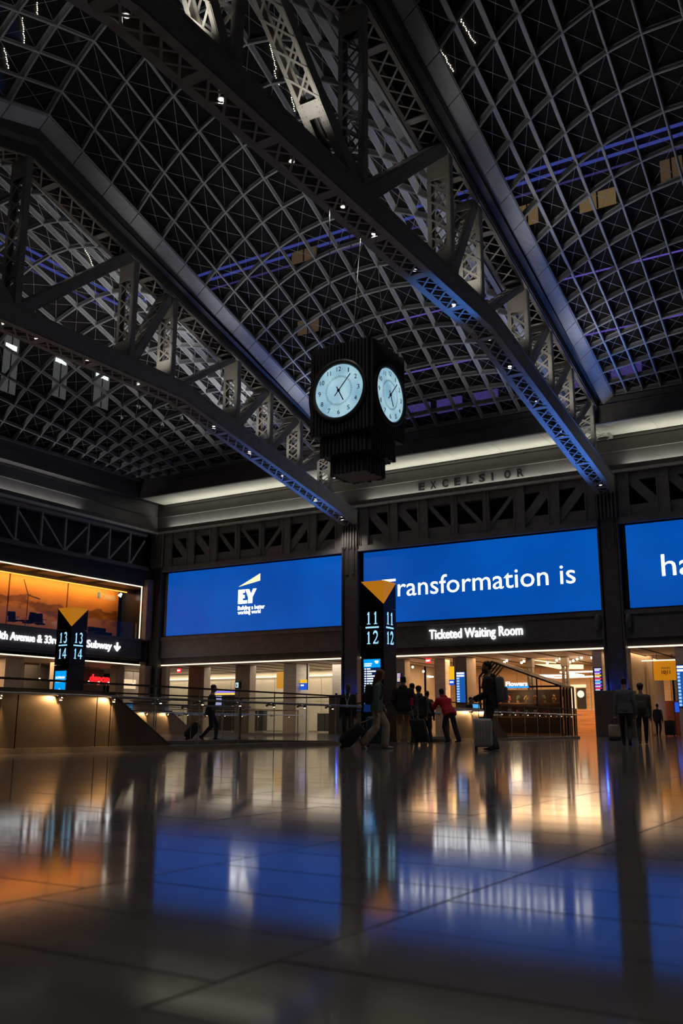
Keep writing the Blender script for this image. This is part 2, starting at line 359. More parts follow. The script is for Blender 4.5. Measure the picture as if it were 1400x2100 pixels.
# ------------------------------------------------------------------ lattice girders between columns
def girder(label, xa, xb, n, cut):
    t = thing('lattice_girder', label, 'girder', (xa, 50.3, 11.5))
    y0, y1 = 50.0, 50.45; dx = (xb-xa)/n
    MB().box(xa, xb, y0, y1, 13.55, 13.97).build('top_chord', GIRDER, t)
    MB().box(xa, xb, y0+.05, y1, 11.5, 12.2).build('bottom_chord', GIRDER, t)
    MB().box(xa, xb, 50.7, 50.8, 13.28, 13.34).build('ledge_pipe', FRIEZE, t)
    rv = MB()
    for k in range(n+1):
        x = xa+k*dx; w = .26 if k in (0, n) else (.3 if abs(k-n/2) > 1 else .2)
        m = MB().box(x-w, x+w, y0-.12, y0+.02, 11.5, 14.0)
        if w > .25: m.box(x-w-.03, x-w+.03, y0-.2, y0-.1, 11.5, 14).box(x+w-.03, x+w+.03, y0-.2, y0-.1, 11.5, 14)
        else: m.box(x-.03, x+.03, y0-.22, y0-.12, 11.5, 14)
        m.build('post', GIRDER, t)
        for zz in range(18):
            for sx in (-.12, .12): rv.ball((x+sx, y0-.13, 11.65+zz*.13), .022, n=4, m=3)
    for k in range(n):
        x0, x1 = xa+k*dx, xa+(k+1)*dx
        wide = .52 if min(k, n-1-k) < 2 else .24
        if k < cut: p, q = (x0+.25, y0+.05, 13.75), (x1-.2, y0+.05, 11.9)
        else: p, q = (x0+.2, y0+.05, 11.9), (x1-.25, y0+.05, 13.75)
        MB().bar(p, q, .12, wide, up=(0, 0, 1)).build('diagonal', GIRDER, t)
    o = rv.build('rivet_rows', GIRDER, t); o['kind'] = 'stuff'
    return t
girder('grey riveted lattice girder between the corner and the first column', -45.5, TA-.93, 7, 4)
girder('grey riveted lattice girder above the Transformation screen', TA+.93, TB-.93, 7, 4)
girder('grey riveted lattice girder above the screen beginning with ha', TB+.93, 1.6, 7, 4)
t = thing('lattice_girder', 'slender lattice girder along the side wall above the orange lounge', 'girder', (-46.9, 37, 11.5))
MB().box(-47.3, -46.85, 20, 49.1, 13.72, 13.97).build('top_chord', GIRDER, t)
MB().box(-47.3, -46.6, 20, 49.1, 11.25, 11.5).build('bottom_chord', DARKSTEEL, t)
SL = mat('slender_girder_steel', (.36, .34, .32), .5, .1)
for k in range(14):
    y = 47.45-k*1.97
    MB().box(-47.05, -46.9, y-.07, y+.07, 11.5, 13.75).box(-46.9, -46.87, y-.2, y+.24, 11.5, 11.66).build('post', SL, t)
    ya, yb = (y-.12, y-1.86) if k < 3 else (y-1.86, y-.12)
    MB().bar((-46.98, ya, 13.45), (-46.98, yb, 11.62), .10, .12).build('diagonal', SL, t)
MB().bar((-46.98, 48.95, 13.45), (-46.98, 47.62, 11.62), .10, .12).build('diagonal', SL, t)
# ------------------------------------------------------------------ columns
def column(label, x, plinth=True):
    t = thing('steel_column', label, 'column', (x, 50, 0))
    MB().box(x-.42, x+.42, 49.75, 50.5, 0, 11.4).build('shaft', DARKSTEEL, t)
    for s in (-1, 1):
        MB().box(x+s*.53-.045, x+s*.53+.045, 49.62, 50.5, 0, 11.5).build('flange', DARKSTEEL, t)
        MB().box(x+s*.22-.09, x+s*.22+.09, 49.70, 49.77, 9.75, 11.4).build('splice_plate', DARKSTEEL, t)
    for k in range(6): MB().box(x-.5+k*.2-.025, x-.5+k*.2+.025, 49.6, 50.1, 11.5, 13.98).build('capital_fin', GIRDER, t)
    MB().box(x-.62, x+.62, 49.72, 50.5, 11.4, 14.0).build('capital', DARKSTEEL, t)
    rv = MB()
    for k in range(20):
        for s in (-.28, -.16, .16, .28): rv.ball((x+s, 49.7, 9.85+k*.077), .016, n=4, m=3)
    o = rv.build('rivet_rows', DARKSTEEL, t); o['kind'] = 'stuff'
    if plinth:
        MB().box(x-1.0, x+1.0, 48.9, 49.6, 0, 2.3).build('plinth', mat('plinth_cladding', (.12, .10, .095), .5), t, bevel=.02)
        for s in (-.72, .72):
            MB().tube((x+s, 49.3, 2.3), (x+s, 49.3, 2.42), .07).build('uplight', BLACK, t)
            light('SPOT', 'column_uplight', (x+s, 49.1, 2.5), (4600 if x > -20 else 3000), (.06, .24, 1), (x+s*.1, 43.5, 14), spot=46, blend=1, radius=.07); light('POINT', 'column_glow', (x+s*.9, 49.25, 2.55), 9, (.03, .10, 1), radius=.04)
        if x > -20: light('SPOT', 'added_truss_spot', (x, 49.1, 2.45), 22000, (.05, .26, 1), (x, 29.8, 16.1), spot=7.5, blend=.8, radius=.05)  # added narrow spot, puts blue on the truss underside
    return t
column('dark riveted steel column left of the pylon numbered 11 and 12', TA)
column('dark riveted steel column between the Transformation screen and the ha screen', TB)
column('dark steel column standing in the hall corner', -46.4, False)
PINK = mat('mauve_cladding', (.26, .19, .17), .45, .1)
tag(MB().box(-46.85, -46.3, 48.95, 49.58, 0, 4.5).build('corner_pier', PINK), 'mauve metal pier under the side wall beside the corner', 'pier')
tag(MB().box(-46.9, -46.5, 49.0, 49.6, 6.3, 10.6).build('corner_pier', PINK), 'mauve metal pier at the end of the orange lounge opening', 'pier')
tag(MB().box(-45.74, -45.3, 50.0, 50.4, 0, 4.5).box(-45.74, -45.48, 50.0, 50.04, 6.6, 11).build('corner_pier', PINK), 'mauve metal pier beside the corner column under the logo screen', 'pier')
SPK = mat('grey_speaker', (.10, .095, .09), .5)
for s, nm in ((-1, 'dark rounded loudspeaker on the column side towards the Ticketed Waiting Room sign'), (1, 'dark rounded loudspeaker on the column side towards the tracks 10 and 11 passage')):
    tag(MB().ball((TB+s*.82, 49.62, 5.95), .17, .2, .42).box(TB+s*.6, TB+s*.72, 49.7, 49.8, 5.9, 6.0).build('loudspeaker', SPK, smooth=True), nm, 'loudspeaker')
# ------------------------------------------------------------------ LED screens
def screen_mat(name):
    m = bpy.data.materials.new(name); m.use_nodes = True; nt = m.node_tree; b = nt.nodes['Principled BSDF']; L = nt.links.new
    b.inputs['Base Color'].default_value = (.005, .005, .01, 1); b.inputs['Roughness'].default_value = .5
    geo = nt.nodes.new('ShaderNodeNewGeometry'); nz = nt.nodes.new('ShaderNodeTexNoise'); nz.inputs['Scale'].default_value = .25
    L(geo.outputs['Position'], nz.inputs['Vector']); cr = nt.nodes.new('ShaderNodeValToRGB'); L(nz.outputs[0], cr.inputs[0])
    cr.color_ramp.elements[0].position = .3; cr.color_ramp.elements[0].color = (.0, .060, .36, 1)
    cr.color_ramp.elements[1].position = .75; cr.color_ramp.elements[1].color = (.0, .088, .46, 1)
    L(cr.outputs[0], b.inputs['Emission Color']); b.inputs['Emission Strength'].default_value = 1.05
    return m
BLUE = screen_mat('blue_led_screen'); YEL = emit('pale_yellow_beam', (1, .84, .45), 1.3); SCRW = emit('screen_white', (.98, .98, 1), 2.2)
def screen(label, x0, x1):
    t = thing('led_screen', label, 'screen', (x0, 49.95, 6.6))
    MB().box(x0-.06, x1+.06, 49.93, 50.05, 6.54, 11.12).build('bezel', BLACK, t)
    MB().box(x0, x1, 49.90, 49.93, 6.6, 11.06).build('display', BLUE, t)
    return t
t1 = screen('long blue LED screen showing the EY logo beside the corner', -45.4, -30.77)
MB().prism([(-39.05, 49.897, 9.63), (-37.24, 49.897, 9.93), (-37.24, 49.897, 10.42)], (0, -.012, 0)).build('logo_beam', YEL, t1)
E_ = MB().box(-39.05, -38.66, 49.885, 49.897, 8.46, 9.42)
for z in (8.46, 8.83, 9.2): E_.box(-38.66, -38.28-(.22 if z > 8.5 else 0), 49.885, 49.897, z, z+.22)
E_.build('letter', SCRW, t1)
MB().prism([(-38.46, 49.897, 9.42), (-38.14, 49.897, 9.42), (-37.97, 49.897, 9.08), (-37.81, 49.897, 9.42), (-37.52, 49.897, 9.42), (-37.85, 49.897, 8.86), (-37.85, 49.897, 8.46), (-38.2, 49.897, 8.46), (-38.2, 49.897, 8.86)], (0, -.012, 0)).build('letter', SCRW, t1)
letters('tagline', 'Building a better', (-39.05, 49.897, 8.05), (1, 0, 0), 2.24, .27, SCRW, t1, .012, .012)
letters('tagline', 'working world', (-39.05, 49.897, 7.76), (1, 0, 0), 1.9, .25, SCRW, t1, .012, .012)
t2 = screen('long blue LED screen reading Transformation is', -29.22, -14.45)
letters('message', 'Transformation is', (-27.93, 49.897, 8.16), (1, 0, 0), 12.15, 1.09, SCRW, t2, 0., .012, split=True)
t3 = screen('long blue LED screen with a message starting ha', -12.92, 1.8)
letters('message', 'ha', (-11.17, 49.897, 8.17), (1, 0, 0), 1.62, 1.14, SCRW, t3, 0., .012, split=True)
s = thing('sign_lettering', 'white lit letters reading Ticketed Waiting Room', 'sign', (-24.72, 49.85, 5.4))
letters('letters', 'Ticketed Waiting Room', (-24.72, 49.9, 5.48), (1, 0, 0), 5.78, .53, emit('sign_white', (.96, .98, 1), 5.5), s, 0., .05, split=True)
s = thing('wall_lettering', 'dark raised letters reading EXCELSIOR on the frieze', 'lettering', (-25.3, 50, 14.6))
for i, ch in enumerate('EXCELSIOR'):
    letters('letter', ch, (-25.3+i*.80, 49.94, 14.6), (1, 0, 0), .12 if ch == 'I' else .40, .45, BLACK, s, .03, .05)
# ------------------------------------------------------------------ roof trusses
def Tz(y): return 23.8-.287*abs(y-RIDGE)
def Bz(y): return 16.15-.192*max(0., abs(y-RIDGE)-10.1)
def Ez(y): return 17.55+.323*(24.4-abs(y-RIDGE))
YB = [-4.2, 12.8, 33.0, 50.2]; YT = [-4.2, RIDGE, 49.95]
def sweep(mb, x0, x1, ys, fn, o0, o1):
    for a, b in zip(ys, ys[1:]):
        za, zb = fn(a), fn(b)
        mb.hexa([(x0, a, za+o0), (x1, a, za+o0), (x1, b, zb+o0), (x0, b, zb+o0), (x0, a, za+o1), (x1, a, za+o1), (x1, b, zb+o1), (x0, b, zb+o1)])
    return mb
def truss(label, c, lamp_px, plain=False):
    t = thing('roof_truss', label, 'truss', (c, 50, 12.8))
    lace = []; um = unit(STEEL); rv = MB()
    def bar(par, p, q, w=.075, th=.018, up=(0, 0, 1)):
        lace.append((par, barmat(p, q, w, th, up), (V(q)-V(p)).length, 'lacing_bar', um))
    chords = {}
    for nm, ys, fn, dep, fl in (('bottom_chord', YB, Bz, .85, .27), ('top_chord', YT, Tz, .46, .17)):
        par = None
        for s in (-1, 1):
            m = MB(); x = c+s*.5
            sweep(m, x-.03, x+.03, ys, fn, 0, dep)
            sweep(m, c+s*(.53-fl), c+s*.53, ys, fn, -.03, .02); sweep(m, c+s*(.53-fl), c+s*.56, ys, fn, dep-.05, dep+.01)
            o = m.build(nm, STEEL, t); par = par or o
        chords[nm] = par
        inn = .53-fl
        # underside lacing and battens
        pitch = 3.06
        y = RIDGE-26
        while y < 49.5:
            y1 = y+pitch
            f0, f1 = lambda q: fn(q)-.015, None
            put('batten_plate', um, STEEL, par, barmat((c-inn-.08, y, fn(y)-.02), (c+inn+.08, y, fn(y)-.02), .34, .03, (0, 0, 1)))
            n = 4; st = (pitch-.4)/n
            for k in range(n):
                ya, yb = y+.2+k*st, y+.2+(k+1)*st
                bar(par, (c-inn-.05, ya, f0(ya)), (c+inn+.05, yb, f0(yb))); bar(par, (c+inn+.05, ya, f0(ya)-.016), (c-inn-.05, yb, f0(yb)-.016))
            y = y1
    def laced(name, p, q, w, dep, pitch, plates=((0, .75), (1, .9)), leg=.13, portal=0.):
        """two channels at c-w and c+w from p to q in the truss plane (y, z), laced together on both faces"""
        p = V((0, p[0], p[1])); q = V((0, q[0], q[1])); a = (q-p); L = a.length; a.normalize(); n = V((0, -a.z, a.y))
        m = MB(); X = V((1, 0, 0))
        for s in (-1, 1):
            o = X*(c+s*w)
            m.bar(p+o, q+o, .05, dep, up=n)
            for e in (-1, 1): m.bar(p+o-X*s*leg/2+n*e*dep/2, q+o-X*s*leg/2+n*e*dep/2, leg, .035, up=n)
        par = m.build(name, STEEL, t)
        s0 = max(plates[0][1], portal); s1 = L-plates[1][1]
        if portal:
            for e in (-1, 1):
                of = n*e*(dep/2+.03)
                for sx in (-w+.1, w-.1):
                    put('portal_plate', um, STEEL, par, barmat(p+a*.3+of+X*(c+sx), p+a*portal+of+X*(c+sx), .24, .02, n))
                    for k in range(int(portal/.16)):
                        for q in (-.07, .07): rv.ball(p+a*(portal-.06-k*.16)+of*1.05+X*(c+sx+q), .02, n=5, m=3)
                put('portal_plate', um, STEEL, par, barmat(p+a*(portal-.25)+of*1.02+X*(c-w+.02), p+a*(portal-.25)+of*1.02+X*(c+w-.02), .5, .02, n))
        for e in (-1, 1):
            of = n*e*(dep/2+.02)
            for u, ln in plates:
                cc = p+a*(ln/2 if u == 0 else L-ln/2)+of
                put('gusset_plate', um, STEEL, par, barmat(cc-X*w+X*c, cc+X*w+X*c, ln, .02, n))
                if e == 1 or u == 1:
                    for k in range(int(ln/.1)):
                        for sx in (-w+.05, -w+.13, w-.13, w-.05):
                            rv.ball(p+a*((ln if u == 0 else L)-.05-k*.1)+of*1.06+X*(c+sx), .016, n=4, m=3)
            k = max(1, round((s1-s0)/pitch)); st = (s1-s0)/k
            for i in range(k):
                u0 = p+a*(s0+i*st)+of; u1 = p+a*(s0+(i+1)*st)+of
                bar(par, u0+X*(c-w), u1+X*(c+w), .07, .016, n); bar(par, u0+X*(c+w)+n*.012*e, u1+X*(c-w)+n*.012*e, .07, .016, n)
        return par
    half = [6.5, 9.3, 14.5, 17.5, 20.5, 23.8]
    for sg in (1, -1):
        for d in ([0]+half if sg == 1 else half):
            y = RIDGE+sg*d; zb = Bz(y)+.85; zt = Tz(y)
            pl = 1.0 if zt-zb > 3.2 else .55
            laced('post', (y, zb), (y, zt), .46, .30, .8 if zt-zb > 3 else .55, ((0, pl*.9), (1, pl)), .16)
        for d0, d1, w, dep in ((.25, 6.2, .40, .46), (6.7, 9.1, .38, .40), (10.2, 14.3, .34, .24), (14.7, 17.3, .38, .36), (17.7, 20.3, .38, .34), (20.7, 23.6, .36, .30)):
            y0, y1 = RIDGE+sg*d0, RIDGE+sg*d1
            laced('diagonal', (y0, Bz(y0)+.8), (y1, Tz(y1)+.05), w, dep, .85, ((0, .6), (1, .7)), .12, 2.9 if d0 < 1 else 0.)
    pieces(lace, 0 if plain else 296, t, STEEL, 'lacing_bars')
    # side gutters above the top chord
    for s in (-1, 1):
        m = MB(); ys = [-2, RIDGE, 47.3]
        for a, b in zip(ys, ys[1:]):
            for (xa, oa), (xb, ob), (xc, oc), (xd, od) in [((.56, .0), (.56, .5), (.60, .5), (.60, .0)), ((.56, .45), (.86, .62), (.86, .70), (.56, .55)), ((.80, .62), (.80, 1.06), (.88, 1.06), (.88, .62))]:
                P = []
                for y in (a, b):
                    for x_, o_ in ((xa, oa), (xb, ob), (xc, oc), (xd, od)):
                        zz = Tz(y)+o_ if o_ < .9 else Ez(y)-.42
                        P.append((c+s*x_, y, zz))
                m.hexa(P)
        m.build('gutter', DARKSTEEL, t)
    o = rv.build('rivets', STEEL, t); o['kind'] = 'stuff'
    # downlights set in the bottom chord
    for q in lamp_px:
        y = q if plain else onX(q[0], q[1], c).y; z = Bz(y)+.06
        h = MB().tube((c, y, z), (c, y, z+.22), .11, .13, 12).build('downlight', CHROME, t)
        MB().tube((c, y, z-.012), (c, y, z-.002), .075, .075, 12).build('lens', DOWN, h)
        light('SPOT', 'chord_downlight', (c, y, z-.05), 265, (1, .91, .82), (c, y, 0), spot=125, blend=.7, radius=.08)
    # uplights standing on the bottom chord
    for d in (() if plain else (-20, -14.5, -8, -3.2, 3.2, 8, 12.5, 16, 19, 22)):
        y = RIDGE+d
        MB().tube((c, y, Bz(y)+.82), (c, y, Bz(y)+.94), .08, .1, 10).build('uplight', BLACK, t)
        light('SPOT', 'truss_uplight', (c, y, Bz(y)+1.0), 130 if d > -1 else 170, (1, .94, .84), (c, y+(1.2 if d > 0 else -1.2), Bz(y)+6), spot=150, blend=.9, radius=.25)
    return t
truss('massive grey steel roof truss carrying the hanging clock', TB, [(257, 65), (453, 208), (598, 330), (703, 428), (766, 479), (850, 547), (930, 620), (1003, 696), (1045, 751), (1100, 823), (1148, 886), (1196, 949), (1231, 996)])
truss('massive grey steel roof truss ending at the column left of the 11 and 12 pylon', TA, [(4, 664), (74, 695), (179, 736), (283, 783), (381, 837), (438, 877), (511, 931), (579, 980), (647, 1028), (699, 1067)])
truss('massive grey steel roof truss over the far side of the hall, past the ha screen', 2.5, [RIDGE+(k-7)*3.2 for k in range(15)], True)
# ------------------------------------------------------------------ skylight vaults
HALF = [0, 1.9, 3.7, 5.45, 7.15, 8.8, 10.35, 11.82, 13.28, 14.64, 15.9, 17.19, 18.4, 19.5, 20.55, 21.55, 22.5, 23.45, 24.4]
LY = [RIDGE-d for d in HALF[:0:-1]]+[RIDGE+d for d in HALF]
WX = [.70, .82, .92, 1.05, 1.2, 1.3, 1.52, 1.3, 1.2, 1.05, .92, .82, .70]
def vault(label, x0, x1, zl, zr, curbs):
    t = thing('skylight_vault', label, 'skylight', ((x0+x1)/2, 47.3, 17.4))
    tot = sum(WX); LX = [x0]
    for w in WX: LX.append(LX[-1]+w/tot*(x1-x0))
    def sf(x, y):
        v = (x-x0)/(x1-x0); r = 4.28*(1-(abs(y-RIDGE)/24.4)**1.55) if abs(y-RIDGE) < 24.4 else 0
        return V((x, y, zl(y)*(1-v)+zr(y)*v+r*4*v*(1-v)))
    def nrm(x, y):
        e = .05; s = 1 if y < RIDGE else -1
        dx = sf(min(x+e, x1), y)-sf(max(x-e, x0), y); dy = (sf(x, y+e*s)-sf(x, y))*s
        if abs(y-RIDGE) < .01: dy = V((0, 1, 0))
        n = dx.cross(dy).normalized(); return n if n.z > 0 else -n
    N = [[sf(x, y) for y in LY] for x in LX]; NN = [[nrm(x, y) for y in LY] for x in LX]
    def rib(pts, nms, m):
        fr = []
        for i, p in enumerate(pts):
            a = (pts[min(i+1, len(pts)-1)]-pts[max(i-1, 0)]).normalized(); fr.append((p, a.cross(nms[i]).normalized(), nms[i]))
        for (w, h0, h1) in ((.085, 0, .03), (.04, .03, .26), (.10, .26, .30), (.026, -.03, 0)):
            for (p, s, n), (p2, s2, n2) in zip(fr, fr[1:]):
                m.hexa([p-s*w/2+n*h0, p+s*w/2+n*h0, p2+s2*w/2+n2*h0, p2-s2*w/2+n2*h0, p-s*w/2+n*h1, p+s*w/2+n*h1, p2+s2*w/2+n2*h1, p2-s2*w/2+n2*h1])
        return m
    for i in range(len(LX)): rib(N[i], NN[i], MB()).build('long_rib', RIB, t)
    for j in range(len(LY)): rib([N[i][j] for i in range(len(LX))], [NN[i][j] for i in range(len(LX))], MB()).build('cross_rib', RIB, t)
    ents = []; cab = MB()
    for i in range(len(LX)-1):
        for j in range(len(LY)-1):
            cs = [(N[a][b], NN[a][b]) for a, b in ((i, j), (i+1, j), (i+1, j+1), (i, j+1))]
            cc = sum((p for p, n in cs), V((0, 0, 0)))/4
            ents.append((cc, [p+n*.31-cc for p, n in cs]+[p+n*.34-cc for p, n in cs]))
            for a, b in ((0, 2), (1, 3)):
                pa, pb = cs[a][0]+cs[a][1]*.22, cs[b][0]+cs[b][1]*.22; cab.tube(pa, pb, .009, .009, 3)
            x_, y_, d_ = proj(cc)
            if -30 < x_ < 1430 and -30 < y_ < 1000: pass
    pe = []
    for cc, vs in ents:
        me = MB().hexa(vs).mesh('pane'); pe.append((t, Matrix.Translation(cc), 1.2, 'pane', me))
    pieces(pe, 296, t, PANE, 'panes')
    o = cab.build('brace_cables', RIB, t); o['kind'] = 'stuff'
    # sloping curb panels between gutter and first rib
    for side, s, c in curbs:
        for j in range(len(LY)-1):
            a, b = LY[j]+.02, LY[j+1]-.02; xe = x0 if side == 0 else x1; xi = c+s*.86
            pa = [(xi, a, Ez(a)-.45), (xe, a, Ez(a)-.03), (xe, b, Ez(b)-.03), (xi, b, Ez(b)-.45)]
            MB().hexa([V(p)+V((0, 0, -.05)) for p in pa]+[V(p) for p in pa]).build('curb_panel', CURB, t)
    return t
flat = lambda y: 17.35
vault('glass gridshell skylight between the two roof trusses, behind the clock', TA+1.4, TB-1.4, Ez, Ez, [(0, 1, TA), (1, -1, TB)])
vault('glass gridshell skylight on the far side of the clock truss, towards the ha screen', TB+1.4, 1.1, Ez, Ez, [(0, 1, TB), (1, -1, 2.5)])
vault('glass gridshell skylight reaching down to the side wall over the corner', -46.05, TA-1.4, flat, Ez, [(1, -1, TA)])
# ------------------------------------------------------------------ hanging clock
def slats(name, par, hw, z0, z1, cx, cy, n, m, th=.07, jit=0.):
    for side in range(4):
        for k in range(n):
            u = -hw+(k+.5)*2*hw/n; w = hw/n*.62
            zt = z1-(random.random()*jit); zb = z0+(random.random()*jit)
            if side == 0: b = MB().box(cx+u-w, cx+u+w, cy-hw-th, cy-hw, zb, zt)
            elif side == 1: b = MB().box(cx+hw, cx+hw+th, cy+u-w, cy+u+w, zb, zt)
            elif side == 2: b = MB().box(cx+u-w, cx+u+w, cy+hw, cy+hw+th, zb, zt)
            else: b = MB().box(cx-hw-th, cx-hw, cy+u-w, cy+u+w, zb, zt)
            b.build(name, m, par)
KX, KY = -13.60, RIDGE
CLK = mat('clock_black_metal', (.085, .083, .083), .5, .2)
clock = thing('hanging_clock', 'black slatted four sided clock hanging from the truss', 'clock', (KX, KY, 7.6))
MB().box(KX-.99, KX+.99, KY-.99, KY+.99, 8.72, 11.42).build('body', CLK, clock)
MB().box(KX-.78, KX+.78, KY-.78, KY+.78, 8.16, 8.72).build('lower_tier', CLK, clock)
MB().box(KX-.55, KX+.55, KY-.55, KY+.55, 7.62, 8.16).build('lower_tier', CLK, clock)
MB().box(KX-.7, KX+.7, KY-.7, KY+.7, 11.42, 11.62).build('upper_tier', CLK, clock)
slats('slat', clock, .99, 8.7, 11.5, KX, KY, 17, CLK, .08, .1)
slats('slat', clock, .78, 8.12, 8.74, KX, KY, 12, CLK, .08, .05)
slats('slat', clock, .55, 7.58, 8.2, KX, KY, 8, CLK, .08, .05)
def dial_mat():
    m = bpy.data.materials.new('lit_dial'); m.use_nodes = True; nt = m.node_tree; b = nt.nodes['Principled BSDF']; L = nt.links.new
    geo = nt.nodes.new('ShaderNodeNewGeometry'); nz = nt.nodes.new('ShaderNodeTexNoise'); nz.inputs['Scale'].default_value = 1.6; nz.inputs['Detail'].default_value = 3
    L(geo.outputs['Position'], nz.inputs['Vector']); cr = nt.nodes.new('ShaderNodeValToRGB'); L(nz.outputs[0], cr.inputs[0])
    cr.color_ramp.elements[0].position = .35; cr.color_ramp.elements[0].color = (.26, .50, .66, 1)
    cr.color_ramp.elements[1].position = .68; cr.color_ramp.elements[1].color = (.52, .80, .92, 1)
    L(cr.outputs[0], b.inputs['Emission Color']); b.inputs['Emission Strength'].default_value = .78
    b.inputs['Base Color'].default_value = (.3, .35, .4, 1); b.inputs['Roughness'].default_value = .3
    return m
DIAL = dial_mat(); INK = mat('dial_ink', (.012, .014, .018), .6)
RIMB = emit('blue_rim_glow', (.02, .05, .5), .35)
def dial(n, u):
    n = V(n); u = V(u); up = V((0, 0, 1)); c = V((KX, KY, 9.97))+n*1.08
    def ring(r, d, k=48): return [c+u*r*math.cos(2*math.pi*i/k)+up*r*math.sin(2*math.pi*i/k)+n*d for i in range(k)]
    MB().loft([ring(.94, -.08), ring(.94, .07), ring(.84, .07), ring(.81, .012), ring(.81, -.08)], False).build('dial_rim', CLK, clock, True)
    d = MB().loft([ring(.80, -.02), ring(.80, .02)]).build('dial', DIAL, clock)
    b = MB()
    for i in range(60):
        a = 2*math.pi*i/60; p = c+n*.022; dr = u*math.sin(a)+up*math.cos(a); b.bar(p+dr*.40, p+dr*(.455 if i % 5 else .47), .010, .006, up=n)
    b.build('minute_track', INK, d)
    for i in range(1, 13):
        a = 2*math.pi*i/12; q = c+(u*math.sin(a)+up*math.cos(a))*.66; w = .085 if i < 10 else (.15 if i != 11 else .12)
        if i == 1: w = .03
        letters('numeral', str(i), q-u*w/2-up*.065+n*.021, u, w, .135, INK, d, 0., .006)
    for a, L0, L1, w in ((math.radians(42), .2, .60, .026), (math.radians(153), .14, .36, .03)):
        dr = u*math.sin(a)+up*math.cos(a); MB().bar(c+n*.035-dr*L0, c+n*.035+dr*L1, w, .012, up=n).build('clock_hand', INK, d)
    MB().tube(c+n*.02, c+n*.05, .045, .045, 14).build('hub', INK, d)
dial((0, -1, 0), (1, 0, 0)); dial((1, 0, 0), (0, 1, 0)); dial((-1, 0, 0), (0, -1, 0)); dial((0, 1, 0), (-1, 0, 0))
for sx, sy in ((-.6, -.6), (.6, -.6), (.6, .6), (-.6, .6)):
    MB().tube((KX+sx, KY+sy, 11.6), (TB+sx*.45, KY+sy*1.6, 16.2), .014, .014, 6).build('hanging_cable', CHROME, clock)
# ------------------------------------------------------------------ platform pylons
GLYPH = {
 '1': [[(.30, .80), (.47, .98), (.58, .98), (.58, .0), (.42, .0), (.42, .82), (.32, .75)], [(.26, 0), (.74, 0), (.74, .05), (.26, .05)]],
 '4': [[(.58, 1), (.72, 1), (.72, 0), (.56, 0), (.56, .80)], [(.56, .82), (.60, .98), (.10, .36), (.06, .27)], [(.05, .25), (.92, .25), (.92, .36), (.10, .36)]]}
def arcpts(cx, cy, rx, ry, a0, a1, n=12): return [(cx+rx*math.cos(math.radians(a0+(a1-a0)*i/n)), cy+ry*math.sin(math.radians(a0+(a1-a0)*i/n))) for i in range(n+1)]
def ribbon(pts, w):
    out = []
    for i in range(len(pts)-1):
        (x0, y0), (x1, y1) = pts[i], pts[i+1]; L = math.hypot(x1-x0, y1-y0) or 1; nx, ny = -(y1-y0)/L, (x1-x0)/L; a, b = w(i/(len(pts)-1)), w((i+1)/(len(pts)-1))
        out.append([(x0+nx*a, y0+ny*a), (x1+nx*b, y1+ny*b), (x1-nx*b, y1-ny*b), (x0-nx*a, y0-ny*a)])
    return out
two = arcpts(.46, .70, .28, .26, 170, -25, 12)+[(.55, .38), (.34, .18), (.18, .06)]
GLYPH['2'] = ribbon(two, lambda t: .045+.045*math.sin(math.pi*min(1, t*1.3)))+[[(.14, 0), (.84, 0), (.90, .22), (.85, .22), (.78, .11), (.18, .11)]]
GLYPH['3'] = ribbon(arcpts(.44, .76, .25, .21, 155, -75, 12), lambda t: .03+.055*math.sin(math.pi*t))+ribbon(arcpts(.42, .29, .30, .27, 85, -150, 12), lambda t: .03+.06*math.sin(math.pi*t))
NUM = emit('pale_blue_numeral', (.34, .72, 1), 1.15); PYL = mat('pylon_black', (.022, .021, .024), .32, .2); AMBER = emit('amber_backlit', (.75, .27, .012), .55)
def number(s, p, u, h, w, par, n):
    b = MB(); u = V(u); n = V(n); up = V((0, 0, 1)); p = V(p)-u*w*len(s)/2
    for k, ch in enumerate(s):
        for poly in GLYPH[ch]:
            b.prism([p+u*w*(k+x*1.0)+up*h*y for x, y in poly], n*.012)
    return b.build('numeral', NUM, par)
ROWW = emit('display_text', (.8, .9, 1), 1.3); DBLUE = emit('display_blue', (.01, .10, .42), .9); DNAVY = emit('display_navy', (.004, .02, .10), .8); DCYAN = emit('display_cyan', (.0, .36, .95), 1.)
